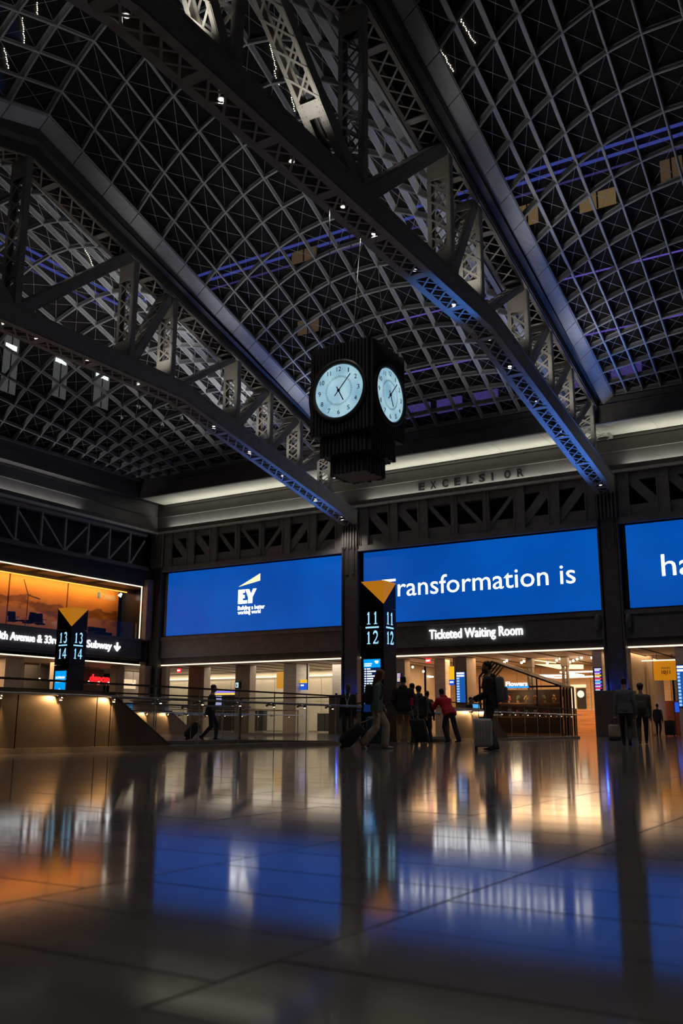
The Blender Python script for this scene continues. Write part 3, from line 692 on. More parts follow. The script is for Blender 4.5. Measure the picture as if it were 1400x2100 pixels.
def pylon(label, x, y, a, b2, first):
    t = thing('platform_pylon', label, 'pylon', (x, y, 0)); h = .41
    for z0, z1 in ((.0, 2.74), (2.76, 4.13), (4.15, 5.0)): MB().box(x-h, x+h, y-h, y+h, z0, z1).build('cladding', PYL, t)
    e = .012
    MB().prism([(x-h, y-h, 5.0), (x+h, y-h, 5.0), (x+h, y-h, 4.25)], (0, -e, 0)).build('amber_triangle', AMBER, t)
    MB().prism([(x+h, y-h, 5.0), (x+h, y+h, 5.0), (x+h, y-h, 4.25)], (e, 0, 0)).build('amber_triangle', AMBER, t)
    for n, u, p in (((0, -1, 0), (1, 0, 0), V((x, y-h, 0))), ((1, 0, 0), (0, 1, 0), V((x+h, y, 0)))):
        number(a, p+V((0, 0, 3.62)), u, .40, .25, t, n); number(b2, p+V((0, 0, 3.0)), u, .40, .25, t, n)
        q = p+V((0, 0, 3.52)); MB().bar(q-V(u)*.24, q+V(u)*.24, .012, .05, up=(0, 0, 1)).build('divider_bar', NUM, t)
    s = MB().box(x-.30, x+.30, y-h-.02, y-h, .9, 2.52).build('display', DNAVY if first else DCYAN, t)
    if first:
        MB().box(x-.30, x+.30, y-h-.028, y-h-.018, 2.26, 2.52).build('display_header', DCYAN, s)
        m = MB().box(x-.27, x-.02, y-h-.034, y-h-.026, 2.30, 2.335).box(x-.27, x+.0, y-h-.034, y-h-.026, 2.36, 2.395).box(x+.1, x+.24, y-h-.034, y-h-.026, 2.42, 2.47).box(x+.13, x+.22, y-h-.034, y-h-.026, 2.38, 2.42)
        for k in range(15):
            z = 2.20-k*.075; m.box(x-.27, x-.22, y-h-.034, y-h-.018, z, z+.04).box(x-.18, x-.18+.12+.2*abs(math.sin(k*1.7)), y-h-.034, y-h-.018, z, z+.04)
        o = m.build('display_text', ROWW, s); o['kind'] = 'stuff'
    else:
        letters('display_text', 'MOYNIHAN', (x-.25, y-h-.02, 2.22), (1, 0, 0), .5, .09, ROWW, s, .012, .008)
        letters('display_text', 'TRAIN HALL', (x-.25, y-h-.02, 2.08), (1, 0, 0), .5, .09, ROWW, s, .012, .008)
        m = MB()
        for k in range(-3, 4): m.bar((x, y-h-.026, 1.45), (x+k*.05, y-h-.026, 1.86-abs(k)*.03), .006, .016, up=(0, -1, 0)).bar((x, y-h-.026, 1.35), (x+k*.02, y-h-.026, 1.0+abs(k)*.05), .006, .014, up=(0, -1, 0))
        o = m.build('display_emblem', ROWW, s); o['kind'] = 'stuff'
pylon('black track pylon with an amber corner behind the ginger haired woman', -14.79, 26.2, '11', '12', True)
pylon('black track pylon with an amber corner in front of the 8th Avenue sign', -28.83, 26.2, '13', '14', False)
# ------------------------------------------------------------------ stairwell balustrades
EDGE = mat('glass_edge', (.62, .66, .62), .3)
KERB = mat('kerb_stone', (.36, .29, .22), .4)
PANEL_J = mat('panel_joint', (.03, .025, .02), .6)
def balustrade(label, x0, x1, y0, y1, solid, lampY, ends):
    t = thing('stair_balustrade', label, 'balustrade', (x1, y1, 0))
    for x, s in ((x1, 1), (x0, -1)):
        MB().box(x-.06, x+.12, y0, y1, 0, .09).build('kerb', KERB, t)
        # solid bronze cladding with a raking end
        y = y0; k = 0
        while y < solid-.01:
            w = 1.75 if k % 2 == 0 else .34
            ye = min(y+w, solid)
            MB().box(x-.03, x+.05, y+.012, ye-.012, .09, 1.0).build('bronze_panel', BRONZE, t); y = ye; k += 1
        MB().prism([(x-.03, solid, .09), (x-.03, solid+1.55, .09), (x-.03, solid, 1.0)], (.08, 0, 0)).build('bronze_panel', BRONZE, t)
        MB().bar((x+.01, solid, 1.01), (x+.01, solid+1.56, .10), .1, .02).build('raking_cap', BRONZE, t)
        if solid > y0: MB().box(x-.05, x+.08, y0, solid, 1.0, 1.06).build('ledge', DARKSTEEL, t)
        # glass
        y = y0; 
        while y < y1-.2:
            ye = min(y+1.32, y1); z0 = 1.06 if ye <= solid else .09; gp = MB().box(x-.008, x+.008, y+.012, ye-.012, z0, 1.2).build('glass_pane', GLASS, t)
            MB().box(x-.009, x+.009, y+.001, y+.011, z0, 1.195).build('pane_edge', EDGE, gp); y = ye
        MB().box(x-.025, x+.025, y0, y1, 1.19, 1.225).build('top_rail', mat('rail_bronze', (.16, .13, .11), .35, .6), t)
        MB().tube((x+s*.11, y0, .97), (x+s*.11, y1+.35, .97), .022, .022, 10).build('handrail', CHROME, t)
        MB().tube((x-s*.09, y0, .97), (x-s*.09, y1+.35, .97), .022, .022, 10).build('handrail', CHROME, t)
        y = lampY
        while y < y1:
            b = MB().tube((x-s*.09, y, .93), (x+s*.11, y, .93), .018).ball((x+s*.11, y, .915), .038).ball((x-s*.09, y, .915), .03).build('rail_bracket', CHROME, t, True)
            if s > 0: MB().tube((x+s*.11, y, .872), (x+s*.11, y, .880), .022, .022, 8).build('rail_lamp', emit('rail_lamp_glow', (1, .7, .4), 5), b)
            if s > 0 and y < solid+.3 and (y > 8.5):
                light('SPOT', 'rail_light', (x+s*.24, y+.0, .95), 27 if y1 < 25 else 34, (1, .60, .26), (x+s*.02, y-.5, .3), spot=118, blend=.5, radius=.02)
            y += 1.25
    for ye in ends:
        MB().box(x0, x1, ye-.008, ye+.008, .09, 1.2).build('glass_pane', GLASS, t); MB().box(x0, x1, ye-.025, ye+.025, 1.19, 1.225).build('top_rail', CHROME, t)
        MB().box(x0, x1, ye-.06, ye+.1, 0, .09).build('kerb', KERB, t)
        for x in (x0, x1): MB().box(x-.02, x+.02, ye-.02, ye+.02, .0, 1.2).build('end_post', CHROME, t)
balustrade('long bronze clad glass balustrade left of the ginger haired woman', -16.4, -12.8, -2, 21.2, 12.7, .14, [21.2])
balustrade('glass and bronze balustrade on which the red jacketed person leans', -16.4, -12.8, 27.0, 39.6, 30.2, 27.4, [27.0, 39.6])
balustrade('distant glass and bronze balustrade behind the walking man with a roller bag', -30.6, -27, 27.0, 39.6, 30.2, 27.4, [27.0, 39.6])
balustrade('distant glass and bronze balustrade in front of the 8th Avenue pylon', -30.6, -27, -2, 21.2, 12.7, .14, [21.2])
# ------------------------------------------------------------------ concourse behind the screen wall
cb = MB(); cb.box(-58, 4, 50.1, 72, 4.62, 4.9); ceil2 = struct(cb.build('ceiling_concourse', mat('ceiling_board', (.50, .40, .30), .55)))
for k in range(26):
    x = -47+k*2.0; MB().box(x, x+.16, 50.2, 64, 4.595, 4.62).build('ceiling_slot', VOID, ceil2)
LIT = mat('lit_wall_panel', (.52, .46, .36), .55, 0, .08, 1.)
wn = struct(MB().box(-58, -30.2, 60.0, 60.3, 0, 4.6).build('wall_far', LIT))
for k in range(13):
    x = -58.15+k*2.15; MB().box(x+.015, x+2.13, 59.95, 60.0, .1, 2.25).build('wall_panel', LIT, wn); MB().box(x+.015, x+2.13, 59.95, 60.0, 2.28, 4.0).build('wall_panel', LIT, wn)
light('AREA', 'wall_cove_wash', (-44, 59.5, 4.5), 250, (1, .83, .58), (-44, 59.9, 0), 27, .15)
tag(MB().box(-57.8, -30.8, 59.82, 59.95, 4.12, 4.2).build('light_strip', emit('cove_strip', (1, .85, .6), 1.6)), 'thin cove light strip at the top of the pale panel wall', 'light strip')
def px(x, y=1400, Y=53.): return onY(x, y, Y).x
def pillar(label, xa, xb, Y, m, d=.7, top=4.6):
    a, b = px(xa, 1400, Y), px(xb, 1400, Y)
    t = thing('pillar', label, 'pillar', ((a+b)/2, Y, 0)); n = 6 if m is MARBLE else 2
    for k in range(n):
        MB().box(a, b, Y, Y+d, top*k/n+.005, top*(k+1)/n-.003).build('stone_block', m, t)
    return a, b
pillar('brown stone pillar behind the walking man with the roller bag', 386, 418, 53, BROWNSTONE)
pillar('brown stone pillar carrying the small lit restroom sign', 482, 512, 53, BROWNSTONE)
pillar('pale veined marble pillar beside the hanging yellow and blue sign', 581, 607, 53, MARBLE, 1.6)
pillar('pale marble pillar just left of the riveted column by the lanyard man', 681, 697, 55, MARBLE)
pillar('pale marble pillar right of the red exit sign in the warm room', 891, 913, 54, MARBLE)
a_, b_ = pillar('brown stone pillar holding the blue departure board', 933, 957, 53, BROWNSTONE, 1.4)
pillar('pale marble pillar holding the coloured departure board', 1216, 1236, 52.2, MARBLE, 1.2)
pillar('pale marble pillar past the tracks 10 and 11 sign', 1388, 1412, 52.2, MARBLE, 1.2)
pillar('narrow beige pier between the column and pylon 11 and 12', 737, 757, 53, CONCRETE)
pillar('narrow beige pier behind pylon 11 and 12 at the edge of the warm room', 812, 830, 53, CONCRETE)
# warm waiting room and food hall beyond
WALLW = mat('warm_oak_wall', (.50, .33, .19), .5, 0, .2, 2., stretch=(.4, .4, 5))
ww = struct(MB().box(-30.2, -14.2, 64, 64.3, 0, 4.6).build('wall_waiting_room', WALLW))
for k in range(9): MB().box(-30.1+k*1.76, -30.1+k*1.76+1.73, 63.94, 64.0, .1, 4.5).build('wall_panel', WALLW, ww)
struct(MB().box(-30.4, -30.2, 53.5, 64, 0, 4.6).build('wall_waiting_left', CONCRETE)); struct(MB().box(-14.35, -14.15, 53, 61.5, 0, 4.6).build('wall_waiting_right', CONCRETE))
ZIG = emit('zigzag_tube', (1, .80, .56), 3.4)
def zig(label, pts, Y):
    t = thing('zigzag_luminaire', label, 'lamp', onY(pts[0][0], pts[0][1], Y)); P = [onY(x, y, Y+i*.35) for i, (x, y) in enumerate(pts)]
    for p, q in zip(P, P[1:]): MB().bar(p, q, .09, .09).build('light_tube', ZIG, t)
    for p in (P[0], P[-1]): MB().tube(p, (p.x, p.y, 4.6), .01, .01, 5).build('hanger', BLACK, t)
zig('slim zigzag light above the waiting room, right of the lattice post', [(1222, 1377), (1148, 1378.5), (1197, 1385), (1100, 1385), (1140, 1390), (1222, 1387)], 58)
zig('slim zigzag light seen between pylon 11 and 12 and the marble pillar', [(840, 1386), (862, 1385), (888, 1388), (838, 1391), (872, 1395), (889, 1393.5), (838, 1397)], 60)
tag(MB().prism([onY(1095, 1362, 61), onY(1195, 1363, 61), onY(1195, 1372, 61), onY(1145, 1372, 61)], (0, .1, 0)).build('ceiling_luminaire', emit('soft_panel', (1, .75, .42), 1.5)), 'broad glowing ceiling light panel above the slim zigzag light', 'light panel')
tag(MB().bar(onY(1097, 1354, 57), onY(1138, 1359, 57), .35, .06, up=(0, 0, 1)).build('ceiling_luminaire', emit('soft_panel', (1, .75, .42), 1.5)), 'slanting ceiling light bar between the two lattice posts', 'light panel')
GLOBE = emit('globe_bulb', (1, .86, .66), 6)
gl = [(1028, 1361), (1034, 1358), (1039, 1355), (1069, 1359), (1074, 1356), (1122, 1360), (1141, 1354), (1148, 1351), (1168, 1358), (1175, 1355), (1183, 1352), (1192, 1349), (1213, 1349), (846, 1368), (868, 1377)]
for x, y in gl:
    p = onY(x, y, 56.5); t = thing('globe_lamp', 'small round white globe lamp on the ceiling of the warm waiting room', 'lamp', p, 'globe lamps of the waiting room')
    MB().ball(p, .075).build('globe', GLOBE, t, True); MB().tube(p+V((0, 0, .07)), (p.x, p.y, 4.6), .012, .012, 6).build('stem', BLACK, t)
def lattice_post(label, xa, xb, Y):
    a, b = px(xa, 1400, Y), px(xb, 1400, Y); t = thing('lattice_post', label, 'post', ((a+b)/2, Y, 0))
    for x in (a+.05, b-.05): MB().box(x-.05, x+.05, Y-.15, Y+.15, 0, 4.6).build('side_channel', DARKSTEEL, t)
    n = 12
    for k in range(n):
        z0, z1 = .2+k*.33, .2+(k+1)*.33; s, e = (a+.05, b-.05) if k % 2 == 0 else (b-.05, a+.05); MB().bar((s, Y-.16, z0), (e, Y-.16, z1), .02, .06, up=(0, -1, 0)).build('lacing_bar', DARKSTEEL, t)
    MB().box(a-.03, b+.03, Y-.2, Y+.2, 4.05, 4.6).build('head_box', DARKSTEEL, t)
lattice_post('riveted lattice post behind the flower kiosk roof', 1083, 1094, 56)
lattice_post('riveted lattice post right of the flower kiosk', 1154, 1166, 56)
# flower kiosk: a small black framed greenhouse
ky = 52.6
k = thing('flower_kiosk', 'black framed glass greenhouse kiosk with a Flowers sign', 'kiosk', (-21.2, ky, 0))
def K(x, y, Y=ky): p = onY(x, y, Y); return V((p.x, Y, p.z))
x0, x1 = K(983, 1450).x, K(1149, 1450).x; ridge = K(1008, 1357); e0 = K(983, 1388); e1 = K(1149, 1407)
for dy in (0, .55, 1.1, 1.65, 2.2):
    o = V((0, dy, 0)); fl = lambda p: V((p.x, p.y, 0))
    MB().bar(ridge+o, e1+o, .1, .1).build('rafter', BLACK, k); MB().bar(ridge+o, e0+o, .1, .1).build('rafter', BLACK, k)
    MB().bar(fl(e1)+o, e1+o, .1, .1).build('post', BLACK, k); MB().bar(fl(e0)+o, e0+o, .1, .1).build('post', BLACK, k)
for p in (ridge, e0, e1): MB().bar(p, p+V((0, 2.2, 0)), .1, .1).build('purlin', BLACK, k)
for f in (.33, .66): q = ridge.lerp(e1, f); MB().bar(q, V((q.x, ky, 0)) if f > .5 else q+V((0, 2.2, 0)), .07, .07).build('purlin', BLACK, k)
MB().box(e0.x, e1.x, ky-.03, ky+.03, e1.z-.05, e1.z+.05).build('tie_beam', BLACK, k)
for f0, f1 in ((.02, .25), (.26, .5), (.51, .75), (.76, .98)):
    xa, xb = e0.x+(e1.x-e0.x)*f0, e0.x+(e1.x-e0.x)*f1
    MB().box(xa, xb, ky-.01, ky+.01, .1, e1.z-.06).build('glass_pane', GLASS, k)
MB().box(K(1036, 1410).x, K(1084, 1410).x, ky-.08, ky-.03, K(1060, 1411).z, K(1060, 1407).z).build('sign_band', emit('sign_blue_glow', (.02, .28, .85), 1.4), k)
letters('sign_letters', 'Flowers', (K(1038, 1406).x, ky-.04, K(1060, 1406.5).z), (1, 0, 0), K(1082, 1406).x-K(1038, 1406).x, .24, emit('white_letter_light', (1, 1, 1), 3), k, .012, .04)
PLANT = [mat('leaf_a', (.10, .13, .05), .6), mat('bloom_b', (.45, .30, .10), .6), mat('bloom_c', (.35, .10, .08), .6), mat('pot_c', (.30, .2, .13), .6)]
tag(MB().box(x0+.4, x1-.3, ky+1.3, ky+1.7, 1.0, 1.06).box(x0+.4, x1-.3, ky+1.3, ky+1.7, 1.8, 1.85).box(x0+.4, x1-.3, ky+1.3, ky+1.7, .0, .1).box(x0+.4, x0+.45, ky+1.3, ky+1.7, 0, 2.2).box(x1-.35, x1-.3, ky+1.3, ky+1.7, 0, 2.2).build('display_shelf', WOOD), 'wooden shelf unit inside the flower kiosk', 'shelf')
for i in range(14):
    x = x0+.7+(i % 7)*.56; z = 1.06 if i < 7 else 1.85; t = thing('potted_flower', 'small potted flower on the upper shelf of the kiosk' if i >= 7 else 'small potted flower on the lower shelf of the kiosk', 'potted plant', (x, ky+1.5, z), 'flowers in the kiosk')
    MB().tube((x, ky+1.5, z), (x, ky+1.5, z+.14), .06, .08, 8).build('pot', PLANT[3], t); b = MB()
    for q in range(7): b.ball((x+random.uniform(-.1, .1), ky+1.5+random.uniform(-.08, .08), z+.2+random.uniform(0, .2)), .07, n=6, m=4)
    b.build('bloom', PLANT[i % 3], t)
MB().box(e0.x+.1, e1.x-.1, ky+2.0, ky+2.06, 0, e1.z-.1).build('back_panel', mat('kiosk_back', (.10, .055, .03), .5), k)
light('POINT', 'kiosk_lamp', (-21, ky+.9, 2.25), 22, (1, .75, .45), radius=.35)
# stepped wooden bench, framed window with globe lamp
t = thing('stepped_bench', 'stepped wooden bench by the far wall right of the kiosk', 'bench', (px(1195, 1490, 60), 60, 0)); xa, xb = px(1166, 1490, 60), px(1228, 1490, 60)
for i in range(4): MB().box(xa, xb, 60+i*.45, 60.44+i*.45, i*.38 and 0 or 0, .38*(i+1)).build('step', WOOD, t)
t = thing('framed_window', 'dark framed window with a round lamp above the stepped bench', 'window', (px(1190, 1450, 63), 63.5, 1.6)); xa, xb = px(1181, 1450, 63.6), px(1199, 1450, 63.6)
MB().box(xa, xb, 63.84, 63.92, 1.7, 3.05).build('dark_pane', BLACK, t); MB().box(xa-.4, xa-.1, 63.84, 63.93, 1.6, 3.2).box(xa-.4, xb+.05, 63.84, 63.93, 3.1, 3.3).build('lit_frame', emit('lit_frame', (1, .7, .42), 1.2), t)
MB().ball((xb-.25, 63.62, 2.65), .24).build('globe', emit('milk_globe', (1, .82, .6), 1.3), t, True)
# displays
COLS = [(.55, .6, 1), (.25, .1, .8), (.9, .45, .02), (.8, .03, .1), (.1, .35, .9), (.35, .1, .75), (.8, .03, .12), (.05, .6, .5), (.9, .45, .02), (.9, .5, .02), (.8, .03, .1)]
def board(label, xa, xb, y0, y1, Y, kind, px_mid=None):
    a, b = px(xa, 1420, Y), px(xb, 1420, Y); zt, zb = onY((xa+xb)/2, y0, Y).z, onY((xa+xb)/2, y1, Y).z
    t = thing('departure_board', label, 'display', ((a+b)/2, Y, zb)); MB().box(a-.03, b+.03, Y-.06, Y-.005, zb-.03, zt+.03).build('housing', BLACK, t)
    s = MB().box(a, b, Y-.07, Y-.06, zb, zt).build('screen', DBLUE if kind == 0 else DNAVY, t); n = 12; hh = (zt-zb)/n; w = b-a
    for i in range(n):
        z = zt-(i+1)*hh
        if kind == 0: MB().box(a+.03*w, a+w*(.35 if i > 1 else .9), Y-.075, Y-.068, z+hh*.15, z+hh*.8).build('row', ROWW if i < 2 else emit('row_pale', (.35, .6, 1), 1.), s)
        else:
            MB().box(a+.05*w, b-.05*w, Y-.075, Y-.068, z+hh*.45, z+hh*.9).build('row', emit('row_%d' % (i % 11), COLS[i % 11], 1.2), s); MB().box(a+.05*w, b-.25*w, Y-.075, Y-.068, z+hh*.12, z+hh*.35).build('row', ROWW, s)
board('tall blue departure board on the brown pillar beside the red jacket', 937, 955, 1378, 1442, 53, 0)
board('tall departure board with coloured rows on the marble pillar', 1221, 1236, 1370, 1450, 52.2, 1)
board('tall blue departure board past the tracks 10 and 11 sign', 1391, 1408, 1364, 1449, 52.2, 0)
board('small coloured screen behind pylon 11 and 12', 815, 823, 1381, 1398, 53, 1)
tm = thing('ticket_machine_row', 'row of ticket machines with coloured screens behind the walking man', 'ticket machine', (px(470, 1440, 58), 58, 0)); xa, xb = px(440, 1440, 58), px(502, 1440, 58)
MB().box(xa, xb, 58, 58.7, 0, 2.75).build('cabinet', BLACK, tm)
zt = onY(470, 1416, 57.9).z
for i, (c, e) in enumerate((((.25, .2, .9), 1.2), ((.9, .6, .1), 1.2))): MB().box(xa+.1, xb-.3, 57.9, 58, zt-.16-i*.16, zt-.03-i*.16).build('header_screen', emit('tm_%d' % i, c, e), tm)
MB().box(px(442, 1440, 58), px(454, 1440, 58), 57.9, 58, zt-1.1, zt-.4).build('screen', emit('tm_multi', (.35, .35, .6), 1.), tm)
MB().box(px(497, 1440, 58), px(504, 1440, 58), 57.88, 57.98, zt-.6, zt+.1).build('side_screen', DCYAN, tm)
def counter(label, xa, xb, Y, z1):
    a, b = px(xa, 1460, Y), px(xb, 1460, Y); t = thing('ticket_counter', label, 'counter', ((a+b)/2, Y, 0)); n = max(2, int((b-a)/.9))
    for i in range(n): MB().box(a+(b-a)*i/n+.02, a+(b-a)*(i+1)/n-.02, Y, Y+.5, .1, z1).build('dark_panel', mat('smoked_panel', (.035, .037, .04), .2), t)
    MB().box(a, b, Y-.05, Y+.6, z1, z1+.06).build('worktop', CHROME, t); MB().box(a, b, Y, Y+.5, 0, .1).build('base', CHROME, t)
counter('dark glass fronted ticket counter behind the balustrade rail', 395, 540, 56, 1.5)
counter('dark low counter beyond the marble pillar near the lanyard man', 650, 682, 56, 1.3)
desk = thing('oval_desk', 'white oval desk top seen over the bronze balustrade', 'desk', (px(308, 1440, 40), 40, 0)); c = onY(308, 1434, 38)
MB().loft([[(c.x+math.cos(a*.3927)*1.35*s, 38+math.sin(a*.3927)*.8*s, z) for a in range(16)] for s, z in ((.85, c.z-.12), (1, c.z-.05), (1, c.z+.0), (.8, c.z+.07))]).build('desk_top', mat('desk_white', (.75, .68, .62), .4), desk, True)
MB().loft([[(c.x+math.cos(a*.3927)*1.1, 38+math.sin(a*.3927)*.6, z) for a in range(16)] for z in (0, c.z-.1)]).build('desk_body', BROWNSTONE, desk, True)
RED = emit('exit_red', (1, .02, .03), 1.3)
for lb, x, y, Y in (('small red exit sign over the warm room near the marble pillar', 878, 1355, 52), ('small red exit sign by the brown pillar near the corner', 367, 1375, 52)):
    p = onY(x, y, Y); t = thing('exit_sign', lb, 'sign', p); MB().box(p.x-.17, p.x+.17, Y-.03, Y+.03, p.z-.15, p.z+.15).build('sign_box', RED, t); letters('letters', 'EXIT', (p.x-.13, Y-.03, p.z-.05), (1, 0, 0), .26, .1, WHITE, t, .012, .01); MB().tube((p.x, Y, p.z+.15), (p.x, Y, 4.62), .012, .012, 6).build('stem', BLACK, t)
YS = emit('sign_yellow', (1, .55, .02), .9); BS = emit('sign_blue', (.01, .10, .75), .9)
for lb, xa, xb, ya, ym, yb, Y in (('hanging sign, yellow over blue, beside the veined marble pillar', 616, 630, 1394, 1401, 1415, 53.5), ('hanging sign, yellow over blue, left of the blue departure board', 921, 932, 1367, 1394, 1405, 53.6)):
    a, b = px(xa, 1400, Y), px(xb, 1400, Y); z = [onY(xa, q, Y).z for q in (ya, ym, yb)]; t = thing('hanging_sign', lb, 'sign', (a, Y, z[2]))
    MB().box(a, b, Y-.04, Y+.04, z[1], z[0]).build('yellow_panel', YS, t); MB().box(a, b, Y-.04, Y+.04, z[2], z[1]).build('blue_panel', BS, t); MB().box(b-.06, b+.02, Y-.03, Y+.05, z[2], 4.6).build('hanger_post', BLACK, t)
    MB().box(a+.05, a+.3, Y-.05, Y-.04, z[1]-.2, z[1]-.1).build('sign_text', ROWW, t)
tag(MB().box(px(567, 1380, 58), px(581, 1380, 58), 58, 58.1, onY(570, 1412, 58).z, 4.4).build('amber_wall_panel', emit('amber_lit', (.75, .33, .02), .55)), 'glowing amber wall panel left of the veined marble pillar', 'wall panel')
p = onY(487, 1405, 52.9); t = thing('restroom_sign', 'small lit square restroom sign on the brown pillar', 'sign', p)
MB().box(p.x-.2, p.x+.22, 52.86, 52.97, p.z-.25, p.z+.25).build('sign_box', BLACK, t); MB().box(p.x-.13, p.x+.1, 52.84, 52.86, p.z-.17, p.z+.17).build('lit_face', emit('lit_icon', (.55, .8, .85), 1.1), t); MB().ball((p.x-.02, 52.83, p.z+.08), .035, .01, .035).box(p.x-.06, p.x+.02, 52.82, 52.84, p.z-.12, p.z+.04).build('icon', INK, t)
# passage to tracks 10 and 11
wp = struct(MB().box(-14.0, px(1340, 1400, 57), 57, 57.2, 0, 4.6).build('wall_passage', CONCRETE)); MB().box(-13.9, px(1339, 1400, 57), 56.95, 57, 2.3, 3.95).build('wall_panel', LIT, wp); MB().box(-13.9, px(1339, 1400, 57), 56.95, 57, .1, 2.28).build('wall_panel', LIT, wp)
a, b = px(1340, 1380, 56.5), px(1386, 1380, 56.5); zt, zb = onY(1360, 1355, 56.5).z, onY(1360, 1395, 56.5).z
t = thing('track_sign', 'large amber sign reading TRACKS 10 11', 'sign', (a, 56.5, zb)); MB().box(a, b, 56.5, 56.6, zb, zt).build('amber_panel', emit('amber_sign', (.95, .34, .008), .46), t); MB().box(px(1309, 1355, 56.5), b, 56.4, 56.5, zt, zt+.06).build('light_bar', STRIP, t)
for xx in (a+.2, b-.2): MB().tube((xx, 56.55, zt), (xx, 56.55, 4.62), .02, .02, 6).build('hanger', BLACK, t)
letters('letters', 'TRACKS', (a+(b-a)*.33, 56.5, zb+(zt-zb)*.58), (1, 0, 0), (b-a)*.42, .1, INK, t, .012, .01); letters('letters', '10|11', (a+(b-a)*.36, 56.5, zb+(zt-zb)*.32), (1, 0, 0), (b-a)*.38, .2, INK, t, .03, .01)
struct(MB().box(a-.1, b+3, 62, 62.2, 0, 4.6).build('wall_passage_end', mat('grey_passage', (.16, .15, .14), .5)))
d = thing('double_door', 'dark red double door at the end of the passage', 'door', (px(1370, 1480, 61.9), 61.9, 0))
for i in range(2): xx = px(1357, 1480, 61.9)+i*.85; MB().box(xx, xx+.8, 61.85, 61.98, .02, 2.1).build('door_leaf', mat('oxblood_door', (.12, .03, .025), .45), d)
MB().box(px(1376, 1480, 61.9)+.3, px(1376, 1480, 61.9)+.75, 61.8, 61.85, 1.4, 2.0).build('notice', BS, d)
# ------------------------------------------------------------------ side wall: shops below, lounge above
LX = -46.8
struct(MB().box(LX-.55, LX, 12, 48.95, 5.0, 6.3).box(LX, LX+.1, 12, 48.95, 6.24, 6.36).box(LX-.02, LX+.06, 12, 48.95, 5.0, 5.1).build('trim_16', DARKSTEEL))
struct(MB().box(LX-.5, LX-.1, 12, 48.95, 4.6, 5.0).build('trim_17', BLACK)); struct(MB().box(LX-.5, LX-.05, 12, 49.9, 10.12, 11.3).build('trim_18', VOID))
tag(MB().box(LX-.12, LX, 12, 48.95, 4.53, 4.6).build('light_strip', STRIP), 'warm light strip under the 8th Avenue sign', 'light strip')
tag(MB().box(LX-.12, LX, 12, 48.8, 10.03, 10.09).box(LX-.08, LX-.02, 48.74, 48.8, 6.4, 10.03).build('light_strip', emit('warm_led_strip2', (1, .80, .62), 1.4)), 'warm white light strip framing the top of the orange lounge', 'light strip')
s = thing('sign_lettering', 'white lit letters reading 8th Avenue and 33rd Street Subway with an arrow', 'sign', (LX, 36.7, 5.4))
SW = emit('sign_white', (.96, .98, 1), 5.5)
for wd, xa, xb in (('8th Avenue & 33rd', -8, 118), ('Street', 121, 160), ('Subway', 178, 228)):
    ya, yb = onX(xa, 1320, LX).y, onX(xb, 1328, LX).y; letters('letters', wd, (LX, ya, 5.45), (0, 1, 0), yb-ya, .47, SW, s, 0., .05, split=True)
MB().box(LX, LX+.05, 46.58, 46.68, 5.42, 5.95).prism([(LX, 46.63, 5.36), (LX, 46.33, 5.66), (LX, 46.40, 5.73), (LX, 46.63, 5.5), (LX, 46.86, 5.73), (LX, 46.93, 5.66)], (.05, 0, 0)).build('arrow', SW, s)
# lounge
struct(MB().box(-54, LX-.2, 12, 51, 6.2, 6.35).build('floor_lounge', DARKSTEEL)); lc = struct(MB().box(-54, LX-.2, 12, 51, 10.3, 10.5).build('ceiling_lounge', mat('lounge_ceiling', (.55, .36, .18), .55)))
for k in range(10): MB().box(-50.7, LX-.3, 22+k*2.7, 22.55+k*2.7, 10.27, 10.3).build('ceiling_slot', VOID, lc)
def mural():
    m = bpy.data.materials.new('mural_print'); m.use_nodes = True; nt = m.node_tree; b = nt.nodes['Principled BSDF']; L = nt.links.new
    geo = nt.nodes.new('ShaderNodeNewGeometry'); mp = nt.nodes.new('ShaderNodeMapping'); mp.inputs['Scale'].default_value = (1, .45, 1.1); nz = nt.nodes.new('ShaderNodeTexNoise'); nz.inputs['Scale'].default_value = .9; nz.inputs['Detail'].default_value = 7
    L(geo.outputs['Position'], mp.inputs[0]); L(mp.outputs[0], nz.inputs['Vector'])
    sx = nt.nodes.new('ShaderNodeSeparateXYZ'); L(geo.outputs['Position'], sx.inputs[0])
    mr = nt.nodes.new('ShaderNodeMapRange'); mr.inputs[1].default_value = 7.4; mr.inputs[2].default_value = 9.6; mr.inputs[3].default_value = -.28; mr.inputs[4].default_value = .26; L(sx.outputs[2], mr.inputs[0])
    ad = nt.nodes.new('ShaderNodeMath'); L(nz.outputs[0], ad.inputs[0]); L(mr.outputs[0], ad.inputs[1])
    cr = nt.nodes.new('ShaderNodeValToRGB'); L(ad.outputs[0], cr.inputs[0]); E = cr.color_ramp.elements
    E[0].position = .30; E[0].color = (.55, .27, .10, 1); E[1].position = .36; E[1].color = (.30, .13, .05, 1)
    for p_, c_ in ((.47, (.18, .075, .035, 1)), (.52, (.50, .23, .08, 1)), (.8, (.62, .31, .09, 1))):
        e = E.new(p_); e.color = c_
    L(cr.outputs[0], b.inputs['Base Color']); b.inputs['Roughness'].default_value = .45; return m
mu = thing('wall_mural', 'orange cloudscape mural reading FORWARD on the lounge wall', 'mural', (-50.8, 45, 6.35))
for k in range(6): MB().box(-50.9, -50.8, 20.6+k*5+.01, 20.5+(k+1)*5-.01, 6.36, 10.2).build('mural_panel', mural() if k == 0 else bpy.data.materials['mural_print'], mu)
p = onX(207, 1228, -50.8); letters('letters', 'FORWARD', (-50.8, p.y, p.z), (0, 1, 0), onX(236, 1231, -50.8).y-p.y, .38, mat('mural_letter', (.45, .5, .55), .5), mu, .012, .02)
MB().box(-50.8, -50.78, p.y-.35, p.y-.15, p.z, p.z+.45).build('blue_mark', mat('mural_blue', (.05, .2, .6), .5), mu)
